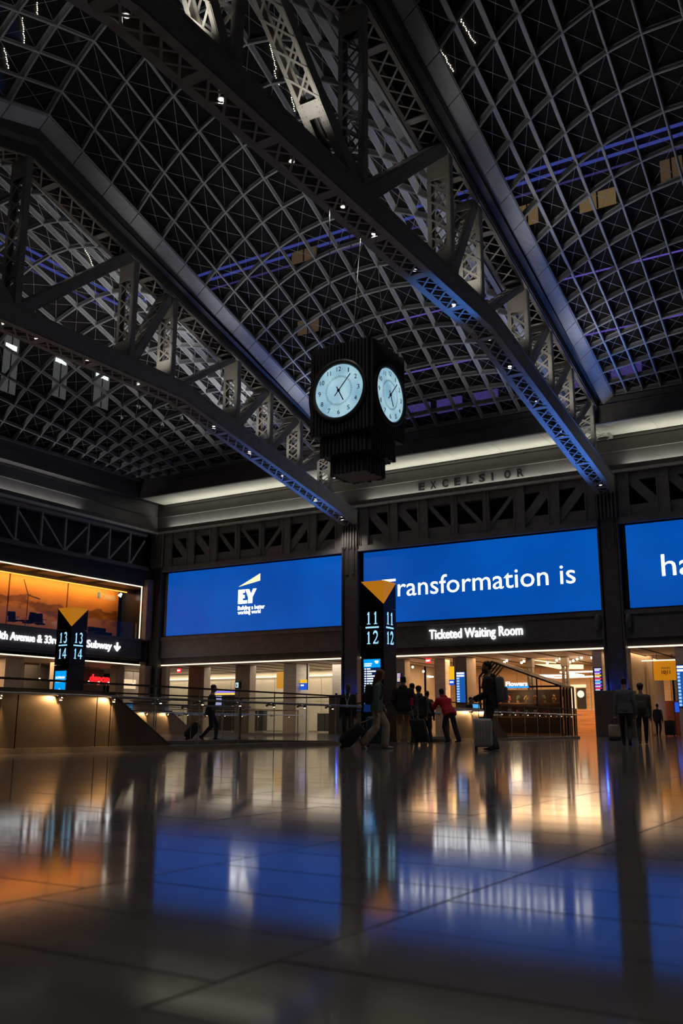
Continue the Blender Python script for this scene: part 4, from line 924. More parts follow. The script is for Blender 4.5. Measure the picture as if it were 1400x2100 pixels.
h0 = onX(58, 1220, -50.79); TURB = mat('turbine_ink', (.10, .045, .025), .6)
MB().bar((-50.79, h0.y, 7.5), (-50.79, h0.y, h0.z), .02, .06, up=(0, 1, 0)).bar((-50.79, h0.y, h0.z), (-50.79, h0.y-.45, h0.z+1.0), .02, .06, up=(0, 1, 0)).bar((-50.79, h0.y, h0.z), (-50.79, h0.y+1.0, h0.z-.15), .02, .06, up=(0, 1, 0)).build('turbine_print', TURB, mu)
struct(MB().box(-49.7, -49.62, 12, 50.8, 9.98, 10.3).build('trim_19', mat('cove_lip', (.3, .2, .1), .6)))  # added lip, shields the lounge cove lamp from direct view
tag(MB().box(-49.62, -49.58, 20, 50.1, 9.98, 10.05).build('cove_strip', ORANGE), 'orange cove light strip above the mural', 'light strip')
light('AREA', 'lounge_cove', (-49.95, 36, 10.18), 480, (1, .46, .09), (-50.8, 36, 9.2), 28, .3)
light('SPOT', 'lounge_spot', onX(248, 1220, -50.0), 60, (1, .9, .75), onX(200, 1250, -50.8), spot=70)
sp = onX(249, 1217, -50.0); tag(MB().tube(sp, sp+V((-.1, -.1, -.22)), .07, .14, 12).build('ceiling_spotlight', emit('spot_face', (1, .93, .82), 4)), 'bright ceiling spotlight at the end of the mural', 'lamp')
struct(MB().box(-50.8, LX-.1, 50.85, 50.95, 6.36, 10.3).build('wall_lounge_end', mat('navy_panel', (.02, .035, .085), .25)))
for k in range(9):
    y0 = 48.7-(k+1)*2.6; tag(MB().box(LX-.25, LX-.23, y0+.02, y0+2.58, 6.36, 7.45).build('lounge_guard', GLASS), 'clear glass guard panel along the lounge edge', 'glass guard', 'glass guards along the lounge edge')
LEATHER = mat('black_leather', (.012, .011, .011), .75, spec=.2)
def swivel(lb, pxx, pyy, rot):
    q = onX(pxx, pyy, -48.6); q.z = 6.35; t = thing('swivel_chair', lb, 'chair', q); c, s_ = math.cos(rot), math.sin(rot); T = lambda x, y, z: q+V((x*c-y*s_, x*s_+y*c, z))
    MB().hexa([T(-.28, -.28, .44), T(.28, -.28, .44), T(.28, .28, .44), T(-.28, .28, .44), T(-.28, -.28, .54), T(.28, -.28, .54), T(.28, .28, .54), T(-.28, .28, .54)]).build('seat', LEATHER, t, bevel=.04)
    MB().hexa([T(-.27, .24, .54), T(.27, .24, .54), T(.27, .33, .54), T(-.27, .33, .54), T(-.25, .34, 1.12), T(.25, .34, 1.12), T(.25, .42, 1.12), T(-.25, .42, 1.12)]).build('backrest', LEATHER, t, bevel=.04)
    for e in (-1, 1): MB().bar(T(e*.3, -.2, .74), T(e*.3, .26, .74), .06, .04).bar(T(e*.3, .1, .5), T(e*.3, .1, .74), .04, .04).build('armrest', CHROME, t)
    MB().tube(T(0, 0, .08), T(0, 0, .45), .03).build('post', CHROME, t)
    for i in range(5): a = i*1.2566; MB().bar(T(0, 0, .1), T(.3*math.cos(a), .3*math.sin(a), .04), .04, .04).build('leg', CHROME, t)
swivel('black swivel chair at the lounge table, left of the high backed one', 26, 1275, 1.2)
swivel('black high backed swivel chair facing away at the lounge table', 58, 1278, -1.57)
swivel('black swivel chair at the lounge table, nearest pylon 13 and 14', 82, 1280, -2.6)
q = onX(52, 1276, -49.7); tb_ = thing('lounge_table', 'dark round table between the black swivel chairs', 'table', (q.x, q.y, 6.35)); MB().tube((q.x, q.y, 7.05), (q.x, q.y, 7.09), .5, .5, 24).build('table_top', LEATHER, tb_); MB().tube((q.x, q.y, 6.38), (q.x, q.y, 7.05), .05).build('stem', CHROME, tb_); MB().tube((q.x, q.y, 6.35), (q.x, q.y, 6.39), .35, .3, 18).build('base', CHROME, tb_)
q = onX(205, 1292, -48.6); so = thing('lounge_sofa', 'low dark sofa in the lounge right of pylon 13 and 14', 'sofa', (q.x, q.y, 6.35)); MB().box(q.x-.4, q.x+.4, q.y-.8, q.y+.8, 6.35, 6.75).build('seat', LEATHER, so, bevel=.05); MB().box(q.x-.42, q.x-.22, q.y-.8, q.y+.8, 6.75, 7.1).build('backrest', LEATHER, so, bevel=.05)
# shops under the lounge
struct(MB().box(-58, LX-.1, 12, 50, 4.62, 4.8).build('ceiling_shops', mat('shop_ceiling', (.35, .25, .17), .6)))
ws = struct(MB().box(-55.3, -55, 12, 50.2, 0, 4.6).build('wall_shops', mat('shop_wall', (.10, .085, .075), .6)))
for lb, a, b, m in (('beige pier under the 8th Avenue lettering, farther from pylon 13 and 14', 8, 46, CONCRETE), ('beige pier directly left of pylon 13 and 14', 113, 140, CONCRETE), ('brown pier right of the red shop sign', 237, 254, BROWNSTONE)):
    ya, yb = onX(a, 1400, -49.5).y, onX(b, 1400, -49.5).y; t = thing('pier', lb, 'pillar', (-49.5, (ya+yb)/2, 0))
    MB().box(-50.1, -49.5, ya, yb-.35, 0, 4.6).build('stone_block', m, t); MB().box(-50.1, -49.5, yb-.34, yb, 0, 4.6).build('stone_block', m, t)
p = onX(183, 1396, -52); q = onX(223, 1400, -52); t = thing('shop_sign', 'red glowing rounded lettering of a shop sign beside pylon 13 and 14', 'sign', p)
letters('letters', 'depop', (-52, p.y, p.z-.05), (0, 1, 0), q.y-p.y, .52, emit('neon_red', (1, .01, .015), 1.6), t, .03, .08, split=True); MB().box(-52.1, -52.0, p.y-1, q.y+.5, p.z-.3, p.z-.2).build('sign_rail', BLACK, t)
sh = MB
for lb, a, b, m in (('dark shopfront with glowing ceiling spots between the beige piers', 48, 112, VOID), ('dark shopfront under the red shop sign', 150, 212, VOID), ('small shopfront with a pale lit window near the corner pier', 246, 286, BROWNSTONE)):
    ya, yb = onX(a, 1400, -52.6).y, onX(b, 1400, -52.6).y; t = thing('shopfront', lb, 'shopfront', (-52.6, (ya+yb)/2, 0)); MB().box(-52.9, -52.6, ya, yb, 0, 4.5).build('front_wall', m, t)
    n = 3
    for i in range(n): MB().box(-52.6, -52.56, ya+(yb-ya)*(i+.1)/n, ya+(yb-ya)*(i+.8)/n, .1, 2.1).build('window_pane', mat('shop_pane_%d' % i, (.16, .15, .14), .2), t)
    for i in range(n):
        y = ya+(yb-ya)*(i+.5)/n; MB().tube((-51.6, y, 3.55), (-51.5, y+.08, 3.4), .05, .07).build('spot_lamp', emit('spot_face2', (1, .85, .65), 3), t); MB().tube((-51.6, y, 3.55), (-51.6, y, 4.6), .012, .012, 5).build('lamp_stem', BLACK, t)
    if 'pale' in lb: MB().box(-52.6, -52.5, ya+.4, yb-.5, 3.2, 3.9).build('lit_window', emit('pale_window', (1, .75, .45), .8), t); MB().box(-52.6, -52.5, ya, yb, 1.2, 2.1).build('lit_poster', emit('poster_blue', (.03, .25, .7), .6), t)
# ------------------------------------------------------------------ night outside the skylights
fac = struct(MB().box(-57, 8, 54.5, 55, 17, 62).build('wall_courtyard_back', NIGHT)); fal = struct(MB().box(-57, -56.4, -12, 54.5, 17, 62).build('wall_courtyard_left', NIGHT))
BT = emit('blue_neon', (.10, .13, .70), .34); PT = emit('added_purple_line', (.22, .14, .75), .5)
for z, lb in ((36.9, 'upper blue neon tube along the courtyard wall outside'), (36.2, 'middle blue neon tube along the courtyard wall outside'), (35.3, 'lower blue neon tube along the courtyard wall outside')):
    s_ = .08 if z > 35.5 else .04; tag(MB().box(-56, 6, 54.35, 54.49, z-s_, z+s_).box(-56.39, -56.25, 10, 54, z-s_, z+s_).build('neon_tube', BT if z > 35.5 else emit('dim_neon', (.12, .10, .45), .25)), lb, 'neon tube')
WIN = emit('warm_window', (1, .62, .25), .13); WIND = emit('dim_window', (1, .6, .3), .06); WING = emit('grey_window', (.6, .62, .6), .10)
def window(lb, ps, em, side='Y'):
    if side == 'Y': P = [onY(x, y, 54.45) for x, y in ps]; x0, x1, z0, z1 = P[0].x, P[1].x, min(P[0].z, P[1].z), max(P[0].z, P[1].z); fr = MB().box(x0-.12, x1+.12, 54.35, 54.5, z0-.12, z1+.12); pn = MB().box(x0, x1, 54.3, 54.36, z0, z1); mu_ = MB().box((x0+x1)/2-.05, (x0+x1)/2+.05, 54.26, 54.3, z0, z1)
    else: P = [onX(x, y, -56.3) for x, y in ps]; x0, x1, z0, z1 = P[0].y, P[1].y, min(P[0].z, P[1].z), max(P[0].z, P[1].z); fr = MB().box(-56.4, -56.3, x0-.1, x1+.1, z0-.1, z1+.1); pn = MB().box(-56.3, -56.24, x0, x1, z0, z1); mu_ = MB().box(-56.24, -56.2, (x0+x1)/2-.04, (x0+x1)/2+.04, z0, z1)
    t = thing('lit_window', lb, 'window', P[0]); fr.build('frame', BLACK, t); pn.build('pane', em, t); mu_.build('mullion', BLACK, t)
    if side == 'X': MB().box(-56.24, -56.2, x0+.1, x1-.2, z0+(z1-z0)*.72, z0+(z1-z0)*.80).build('ceiling_lamp', emit('office_lamp', (.9, .95, .95), 1.6), t)
window('warm lit window outside, close above the curb of the clock truss', ((1062, 470), (1103, 415)), WIN); window('pair of warm lit window panes outside in the upper skylight', ((1190, 440), (1262, 385)), WIN); window('dim amber window outside near the edge of the upper skylight', ((1357, 385), (1398, 320)), WIND)
window('dim brown window outside over the hanging clock', ((600, 545), (650, 505)), WIND); window('dim amber window outside under the clock truss', ((612, 690), (655, 650)), WIND)
window('office window with a white lamp outside over the side wall, nearest the balustrade end', ((0, 800), (40, 690)), WING, 'X'); window('office window with a white lamp outside over the side wall, middle one', ((105, 810), (140, 725)), WING, 'X'); window('office window with a white lamp outside over the side wall, next to the truss', ((190, 830), (225, 760)), WING, 'X')
for x in (860, 925, 1150, 1215, 1300, 1000): 
    p = onY(x, 1000, 54.4); zz = 21.4; tag(MB().box(p.x-.9, p.x+.9, 54.3, 54.49, zz-.35, zz+.55).build('purple_glow_patch', emit('purple_glow', (.20, .13, .65), .22)), 'purple glow patch painted on the wall outside, low behind the skylight edge', 'wall panel', 'purple glow patches outside')  # emissive patches stand in for purple light on the outer wall
for zz in (24.4, 28.5):
    tag(MB().box(-30, 4, 54.42, 54.49, zz-.04, zz+.04).build('neon_tube', PT), 'added thin purple glow line outside, %s the other one' % ('below' if zz < 26 else 'above'), 'neon tube')  # added glow lines for the purple light on the wall
GLINT = emit('glint_glow', (1, .88, .68), 2.2)  # glowing dots painted in for reflections on the skylight glass
def glint_row(lb, a, b, n):
    def hit(q):
        p = onY(q[0], q[1], 54.42)
        return p if p.x > -56.3 else onX(q[0], q[1], -56.33)
    pa, qa = hit(a), hit(b)
    t = thing('reflection_row', lb, 'string light', qa); MB().tube(pa, qa, .01, .01, 4).build('dot_line', BLACK, t)
    for i in range(n):
        MB().ball(pa.lerp(qa, i/(n-1))+V((random.uniform(-.06, .06), 0, -.06)), .055, n=6, m=4).build('glint_dot', GLINT, t)
for i, (a, b, n) in enumerate((((940, 32), (973, 86), 16), ((900, 96), (929, 144), 14), ((551, 78), (566, 140), 16), ((594, 176), (604, 226), 12), ((562, 145), (572, 172), 7), ((150, 468), (160, 486), 6), ((169, 498), (192, 546), 14), ((46, 36), (50, 86), 12), ((9, 98), (17, 138), 10), ((77, 4), (76, 32), 8), ((740, 315), (749, 342), 8))):
    glint_row('row of glowing dots imitating glass reflections, ' + ('beside the clock truss curb, upper row', 'beside the clock truss curb, lower row', 'behind the lit diagonal of the clock truss, longest row', 'behind the lit diagonal of the clock truss, lowest row', 'behind the lit diagonal of the clock truss, short row', 'beyond the post of the side truss, upper short row', 'beyond the post of the side truss, lower long row', 'over the ridge kink, longest of three rows', 'over the ridge kink, row nearest the side truss', 'over the ridge kink, row nearest the clock truss', 'beside the central post of the clock truss')[i], a, b, n)
# ------------------------------------------------------------------ people
def remesh(b, vox, smooth=3, name='m'):
    me = b.mesh(name); o = bpy.data.objects.new('tmp', me); COL.objects.link(o)
    r = o.modifiers.new('r', 'REMESH'); r.mode = 'VOXEL'; r.voxel_size = vox; r.use_smooth_shade = True
    s = o.modifiers.new('s', 'SMOOTH'); s.factor = .5; s.iterations = smooth
    dg = bpy.context.evaluated_depsgraph_get(); out = bpy.data.meshes.new_from_object(o.evaluated_get(dg))
    bpy.data.objects.remove(o); bpy.data.meshes.remove(me); out.name = name; out.shade_smooth(); return out
def tubes(b, pts, xax, n=10):
    """pts: (centre, rx, ry); rings across the path, rx along xax"""
    rings = []
    for i, (c, rx, ry) in enumerate(pts):
        a = (pts[min(i+1, len(pts)-1)][0]-pts[max(i-1, 0)][0]).normalized(); x = (V(xax)-a*a.dot(V(xax)))
        if x.length < 1e-3: x = a.cross(V((0, 0, 1)))
        x.normalize(); y = a.cross(x)
        rings.append([c+x*rx*math.cos(2*math.pi*k/n)+y*ry*math.sin(2*math.pi*k/n) for k in range(n)])
    b.loft(rings); return b
def limb(b, ps, rs, n=10):
    pts = []
    for i in range(len(ps)-1):
        for k in range(4): f = k/4; pts.append((ps[i].lerp(ps[i+1], f), rs[i]*(1-f)+rs[i+1]*f, rs[i]*(1-f)+rs[i+1]*f))
    pts.append((ps[-1], rs[-1], rs[-1])); tubes(b, pts, (1, .2, .1), n)
    for p, r in zip(ps, rs): b.ball(p, r*.98, n=8, m=6)
    return b
def ik(a, c, l1, l2, hint):
    d = c-a; L = min(d.length, (l1+l2)*.999); dn = d.normalized(); x = (l1*l1-l2*l2+L*L)/(2*L); h = math.sqrt(max(0, l1*l1-x*x))
    hn = (V(hint)-dn*dn.dot(V(hint))).normalized(); return a+dn*x+hn*h, a+dn*L
SKIN = mat('skin', (.36, .20, .14), .5, 0, .08, 8); SKIND = mat('skin_dark', (.10, .055, .04), .5, 0, .08, 8)
def cloth(name, c): return mat('cloth_'+name, c, .85, 0, .16, 14., .15)
BLK = cloth('black', (.028, .027, .029)); CHAR = cloth('charcoal', (.07, .07, .075)); NAVY = cloth('navy', (.025, .03, .055)); KHAKI = cloth('khaki', (.46, .28, .12)); OLIVE = cloth('grey_green', (.13, .19, .17)); TAN = cloth('stone', (.46, .38, .29)); REDJ = cloth('red', (.55, .012, .03)); SLATE = cloth('slate', (.12, .125, .16)); OLIVED = cloth('dark_olive', (.085, .08, .06))
SHW = mat('white_shoe', (.62, .58, .52), .6); SHB = mat('black_shoe', (.02, .02, .02), .5)
HBLK = mat('black_hair', (.012, .010, .010), .5, 0, .3, 30); HGIN = mat('ginger_hair', (.16, .045, .018), .45, 0, .35, 30, stretch=(1, 1, .3)); HBRN = mat('brown_hair', (.03, .018, .012), .5, 0, .3, 30)
def at(xp, yhead, H): 
    d = ray(xp, yhead); p = CAM+d*((H-CH)/d.z); return V((p.x, p.y, 0))
RIGHT = math.degrees(YAW)-90.   # heading (deg, 0 = +Y) that walks to the viewer's right
def person(label, loc, heading, H=1.75, lean=3., headlean=0., headturn=0., feet=((-.1, 0), (.1, 0)), lift=(0, 0), drop=0., hands=None, curl=.5, top=BLK, bottom=BLK, shoes=SHB, skin=SKIN, hair=HBLK, hairstyle='short', shorts=False, flare=0., bulk=1., hood=False, sit=False, elbow=(-.9, -.4), hem=-.10, group=None, vox=.013):
    s = H/1.75; ha = math.radians(heading); fw = V((-math.sin(ha), math.cos(ha), 0)); rt = V((math.cos(ha), math.sin(ha), 0)); up = V((0, 0, 1)); loc = V(loc)
    G = lambda x, y, z: loc+(rt*x+fw*y+up*z)*s
    la = math.radians(lean); tu = (up*math.cos(la)+fw*math.sin(la)); tf = fw*math.cos(la)-up*math.sin(la)
    pel = G(0, 0, .93-drop); T = lambda t, x=0, y=0: pel+(tu*t+rt*x+tf*y)*s
    hl = math.radians(lean+headlean); ht = math.radians(headturn); hu = up*math.cos(hl)+fw*math.sin(hl); hf0 = fw*math.cos(hl)-up*math.sin(hl); hr = rt*math.cos(ht)-hf0*math.sin(ht)*-1*-1; hf = hf0*math.cos(ht)+rt*math.sin(ht); hr = hf.cross(hu)
    neck = T(.53); hc = neck+hu*.165*s+hf*.02*s; Hd = lambda x, y, z: hc+(hr*x+hf*y+hu*z)*s
    body = MB()
    tor = [(-.12, .10, .09), (-.06, .155, .11), (.0, .165, .115), (.09, .15, .108), (.18, .138, .10), (.29, .155, .112), (.39, .178, .112), (.46, .17, .092), (.51, .09, .07), (.56, .058, .06), (.62, .055, .058)]
    fem = hairstyle == 'long'
    tubes(body, [(T(t), rx*s*(.93 if fem and t > .2 else 1), ry*s) for t, rx, ry in tor], rt, 14)
    # head: skull, jaw, nose, ears, brow
    tubes(body, [(Hd(0, y, z), rx*s, ry*s) for z, y, rx, ry in ((-.115, .045, .022, .025), (-.10, .03, .045, .05), (-.06, .015, .060, .078), (-.01, .003, .069, .09), (.04, 0, .073, .094), (.08, -.004, .066, .085), (.108, -.008, .045, .06), (.12, -.01, .018, .025))], hr, 14)
    body.ball(Hd(0, .10, -.03), .013*s, .022*s, .022*s, 8, 6); body.ball(Hd(0, .09, .0), .011*s, .014*s, .025*s, 8, 6)
    body.ball(Hd(0, .083, -.072), .022*s, .012*s, .011*s, 8, 5)
    for e in (-1, 1): body.ball(Hd(e*.074, -.01, -.015), .010*s, .018*s, .03*s, 8, 6); body.ball(Hd(e*.03, .078, .022), .022*s, .012*s, .008*s, 8, 5)
    sh = [T(.44, e*.175*bulk*(.9 if fem else 1)) for e in (-1, 1)]
    hands = hands or ((-.24, .06, .80), (.24, .06, .80))
    arms = []
    for e, S_, h in zip((-1, 1), sh, hands):
        tgt = G(*h); el, wr = ik(S_, tgt, .285*s, .255*s, rt*e*.35+fw*elbow[0]+up*elbow[1]); arms.append((S_, el, wr))
        limb(body, [S_, el, wr], [.052*s, .040*s, .027*s])
        d = (wr-el).normalized(); side = d.cross(up if abs(d.z) < .9 else fw).normalized(); nrm_ = side.cross(d)
        tubes(body, [(wr, .026*s, .02*s), (wr+d*.04*s, .038*s, .017*s), (wr+d*.085*s, .042*s, .015*s), (wr+d*.10*s, .036*s, .012*s)], side, 10)
        cu = curl*1.2
        for q, (off, ln) in enumerate(((-.031, .066), (-.0105, .078), (.0105, .072), (.031, .056))):
            p0 = wr+(d*.092+side*off)*s; d1 = d*math.cos(cu*.6)-nrm_*math.sin(cu*.6); p1 = p0+d1*ln*.55*s; d2 = d*math.cos(cu*1.7)-nrm_*math.sin(cu*1.7); p2 = p1+d2*ln*.55*s
            limb(body, [p0, p1, p2], [.0095*s, .0088*s, .0075*s], 6)
        t0 = wr+(d*.03-side*.03*e)*s; t1 = t0+(d*.035-side*.025*e-nrm_*.01)*s; limb(body, [t0, t1, t1+(d*.03-nrm_*.015)*s], [.013*s, .011*s, .009*s], 6)
    legs = []
    for e, f, lf in zip((-1, 1), feet, lift):
        hip = T(-.02, e*.088); ank = G(f[0], f[1]-.03, .085+lf)
        kn, ank = ik(hip, ank, .435*s, .425*s, fw+rt*e*.08+up*(.6 if sit else 0)); legs.append((hip, kn, ank))
        limb(body, [hip, kn, kn.lerp(ank, .35), ank], [.085*s, .056*s, .054*s, .036*s])
    t = thing('person', label, 'person', loc, group)
    put('body', remesh(body, vox*.8, 1, 'body'), skin, t)
    # clothing
    c = MB(); k = .022*s
    tubes(c, [(T(t_), (rx*bulk+(.014 if t_ < .1 else 0))*s*(.93 if fem and t_ > .2 else 1)+k, ry*bulk*s+k) for t_, rx, ry in [(hem, .17, .12)]+[q for q in tor if hem+.03 < q[0] < .5]]+[(T(.515), .075*s+k*.6, .068*s+k*.6)], rt, 16)
    for S_, el, wr in arms: limb(c, [T(.42, 0).lerp(S_, .8), S_, el, wr], [.06*s*bulk+.01, .058*s*bulk+.012, .047*s*bulk+.012, .036*s+.012])
    if hood: tubes(c, [(T(.46, 0, -.06), .11*s, .05*s), (T(.52, 0, -.085), .12*s, .06*s), (T(.57, 0, -.075), .09*s, .04*s)], rt, 12)
    put('top', remesh(c, vox, 3, 'top'), top, t)
    c = MB(); tubes(c, [(T(-.14), .10*s+k, .09*s+k), (T(-.07), .16*s+k, .115*s+k), (T(.0), .165*s+k*.8, .115*s+k*.8), (T(.06), .152*s+k*.6, .108*s+k*.6)], rt, 14)
    for hip, kn, ank in legs:
        if shorts: limb(c, [hip, kn], [.098*s, .082*s])
        else: limb(c, [hip, kn, kn.lerp(ank, .4), ank], [.098*s, (.069+flare*.6)*s, (.064+flare)*s, (.05+flare*1.3)*s])
    put('shorts' if shorts else 'trousers', remesh(c, vox, 3, 'trousers'), bottom, t)
    for (hip, kn, ank), lf in zip(legs, lift):
        c = MB(); fd = fw if lf < .03 else (fw*.75-up*.66).normalized(); fu = rt.cross(fd) if rt.cross(fd).z > 0 else -rt.cross(fd)
        A = lambda y, z: ank+(fd*y+fu*z)*s
        tubes(c, [(A(-.075, -.045), .028*s, .025*s), (A(-.04, -.04), .036*s, .042*s), (A(.03, -.042), .04*s, .04*s), (A(.10, -.055), .045*s, .028*s), (A(.16, -.06), .042*s, .022*s), (A(.195, -.062), .022*s, .014*s)], rt, 12)
        c.ball(ank+fu*-.01*s, .045*s, n=8, m=6); me = remesh(c, .010, 1, 'shoe')
        for v in me.vertices: v.co.z = max(v.co.z, .003)
        put('shoe', me, shoes, t)
    # hair
    c = MB()
    if hairstyle != 'bald':
        g_ = 1.0
        tubes(c, [(Hd(0, y, z), rx*s, ry*s) for z, y, rx, ry in ((-.05, -.052, .058, .045), (0, -.035, .076, .068), (.04, -.018, .081, .090), (.085, -.010, .074, .094), (.118, -.012, .052, .068), (.134, -.012, .02, .03))], hr, 14)
        if hairstyle == 'long':
            tubes(c, [(Hd(0, -.03, .06), .078*s, .07*s), (Hd(0, -.055, -.02), .088*s, .065*s), (Hd(0, -.085, -.12), .092*s, .055*s), (Hd(0, -.11, -.22), .085*s, .045*s), (Hd(0, -.12, -.30), .06*s, .03*s)], hr, 12)
            for e in (-1, 1): limb(c, [Hd(e*.06, .03, .07), Hd(e*.078, .03, -.03), Hd(e*.085, .0, -.14)], [.022*s, .02*s, .012*s], 8)
        if hairstyle == 'bun': c.ball(Hd(0, -.11, .03), .045*s)
        if hairstyle == 'puff': c.ball(Hd(0, -.02, .07), .105*s, .105*s, .09*s)
        put('hair', remesh(c, .012, 2, 'hair'), hair, t)
    c = MB()
    for e in (-1, 1): c.ball(Hd(e*.03, .0845, .005), .0095*s, .0095*s, .007*s, 8, 6)
    c.build('eyes', mat('eye_dark', (.02, .015, .012), .2), t, True)
    t_ = dict(T=T, G=G, Hd=Hd, arms=arms, fw=fw, rt=rt, s=s, obj=t, tf=tf, tu=tu)
    return t_
def rbox(c, ax, ay, az, hx, hy, hz, r, n=3):
    """rounded box as loft along az"""
    b = MB(); rings = []
    def ring(z, ins):
        pts = []
        for sx, sy, a0 in ((1, 1, 0), (-1, 1, 90), (-1, -1, 180), (1, -1, 270)):
            for k in range(n+1):
                a = math.radians(a0+90*k/n); pts.append(c+ax*(sx*(hx-r)+(r-ins)*math.cos(a))+ay*(sy*(hy-r)+(r-ins)*math.sin(a))+az*z)
        return pts
    for z, ins in ((-hz, r*.8), (-hz+r*.3, r*.25), (-hz+r, 0), (hz-r, 0), (hz-r*.3, r*.25), (hz, r*.8)): rings.append(ring(z, ins))
    return b.loft(rings)
def backpack(label, P, m, h=.23, w=.155, d=.085, t0=.25, strap=None):
    s = P['s']; c = P['T'](t0, 0, -.115-d); t = thing('backpack', label, 'backpack', c)
    rbox(c, P['rt'], P['tf'], P['tu'], w*s, d*s, h*s, .06*s).build('main_pack', m, t, True)
    rbox(c-P['tf']*(d+.02)*s-P['tu']*.08*s, P['rt'], P['tf'], P['tu'], w*.8*s, .04*s, h*.5*s, .035*s).build('front_pocket', m, t, True)
    MB().tube(c+P['tu']*h*s-P['rt']*.03, c+P['tu']*(h+.03)*s, .01).tube(c+P['tu']*(h+.03)*s, c+P['tu']*h*s+P['rt']*.03, .01).build('grab_loop', m, t)
    for e in (-1, 1):
        pts = [P['T'](t0+.14, e*.09, -.135), P['T'](.475, e*.105, -.075), P['T'](.512, e*.11, .01), P['T'](.45, e*.115, .115), P['T'](.33, e*.125, .148), P['T'](.2, e*.16, .10), P['T'](t0-.1, e*.165, -.06)]
        b = MB()
        for a, q in zip(pts, pts[1:]): b.bar(a, q, .05, .016, up=P['tf'])
        b.build('strap', strap or m, t)
def roller(label, base, hand, m, w=.36, d=.22, h=.55, ribs=True, yaw=None, upright=False, handle=CHROME, white=False):
    """base = floor point between wheels, hand = grip; leans towards the hand"""
    base = V(base); hand = V(hand); ax = (V((0, 0, 1)) if upright else (hand-base).normalized())
    hz = V((hand.x-base.x, hand.y-base.y, 0)); hz = hz.normalized() if hz.length > .05 and yaw is None else V((-math.sin(yaw or 0), math.cos(yaw or 0), 0))
    sd = hz.cross(V((0, 0, 1))).normalized(); fr = ax.cross(sd).normalized(); 
    if fr.dot(hz) < 0 and not upright: fr = -fr
    t = thing('roller_suitcase', label, 'suitcase', base); c = base+ax*(.07+h/2)+fr*(0 if upright else -.06)
    rbox(c, sd, fr, ax, w/2, d/2, h/2, .05).build('shell', m, t, True)
    if ribs:
        for k in range(-2, 3):
            for e in (-1, 1): MB().bar(c+sd*k*w*.17+fr*e*(d/2)-ax*h*.36, c+sd*k*w*.17+fr*e*(d/2)+ax*h*.36, .022, .02, up=fr).build('rib', m, t, bevel=.004)
    else:
        for e in (-1, 1): rbox(c+fr*e*(d/2)-ax*.08, sd, fr, ax, w*.38, .025, h*.25, .02).build('pocket', m, t, True)
        MB().bar(c-fr*d*.5-ax*h*.3-sd*w*.1, c-fr*d*.5+ax*h*.3-sd*w*.1, .012, .05, up=fr).build('trim_strip', handle, t)
    for e in (-1, 1):
        MB().box(-.001, .001, -.001, .001, -.001, .001) 
        for q in ((-1, 1) if upright else (-1,)):
            wc = base+sd*e*w*.40+(fr*q*d*.36 if upright else V((0, 0, 0))); wc = V((wc.x, wc.y, .035)); MB().tube(wc-sd*.014, wc+sd*.014, .033, .033, 12).build('wheel', SHB, t)
            MB().bar(wc, c-ax*h*.48+sd*e*w*.40+(fr*q*d*.36 if upright else V((0, 0, 0))), .03, .03, up=sd).build('wheel_fork', SHB, t)
    top = c+ax*h/2-fr*d*.3*(1 if not upright else -1)
    for e in (-1, 1): MB().tube(top+sd*e*.07, hand+sd*e*.07-ax*.01, .008, .008, 8).build('handle_tube', handle, t)
    MB().tube(hand-sd*.085, hand+sd*.085, .014, .014, 10).build('handle_grip', SHB, t)
    rbox(c+ax*(h/2+.015), sd, fr, ax, .07, .02, .018, .012).build('carry_handle', SHB, t, True)
    return t
# woman walking past with a roller bag
L0 = at(772, 1371, 1.68)
w = person('ginger haired woman in a grey green sweater and pale trousers, walking with a roller bag', L0, RIGHT-6, 1.68, 4, 4, 0, ((-.09, .20), (.09, -.26)), (0, .05), .018, ((-.20, .14, .90), (.22, .02, .76)), .9, OLIVE, TAN, SHW, SKIN, HGIN, 'long', flare=.034, bulk=1.06)
backpack('black backpack worn by the ginger haired woman', w, BLK, .22, .15, .085)
hd = w['arms'][1][2]+V((0, 0, -.10)); base = onZ(716, 1543, 0); base = L0+(w['fw']*-.72+w['rt']*.22)
roller('black soft roller bag tilted behind the ginger haired woman', base, hd, BLK, .36, .24, .56, False, handle=CHROME)
# lanyard man facing the hall
LM = at(714, 1402, 1.78)
p = person('bald man in a dark suit with a pale lanyard by the balustrade end', LM, 200, 1.78, 2, 0, 0, ((-.11, 0), (.11, .02)), skin=SKIND, hairstyle='bald', top=BLK, bottom=BLK)
ly = thing('lanyard', 'pale lanyard around the neck of the bald man', 'lanyard', p['T'](.3, 0, .14)); b = MB()
for e in (-1, 1): b.bar(p['T'](.53, e*.075, .05), p['T'](.42, e*.06, .155), .03, .008, up=p['tf']).bar(p['T'](.42, e*.06, .155), p['T'](.2, 0, .165), .03, .008, up=p['tf'])
b.build('ribbon', mat('pale_ribbon', (.55, .58, .66), .6), ly); MB().box(-.03, .03, -.002, .002, -.045, .045).mesh
q = p['T'](.14, 0, .165); rbox(q, p['rt'], p['tf'], p['tu'], .035, .005, .05, .004).build('badge', mat('badge_white', (.6, .62, .66), .5), ly)
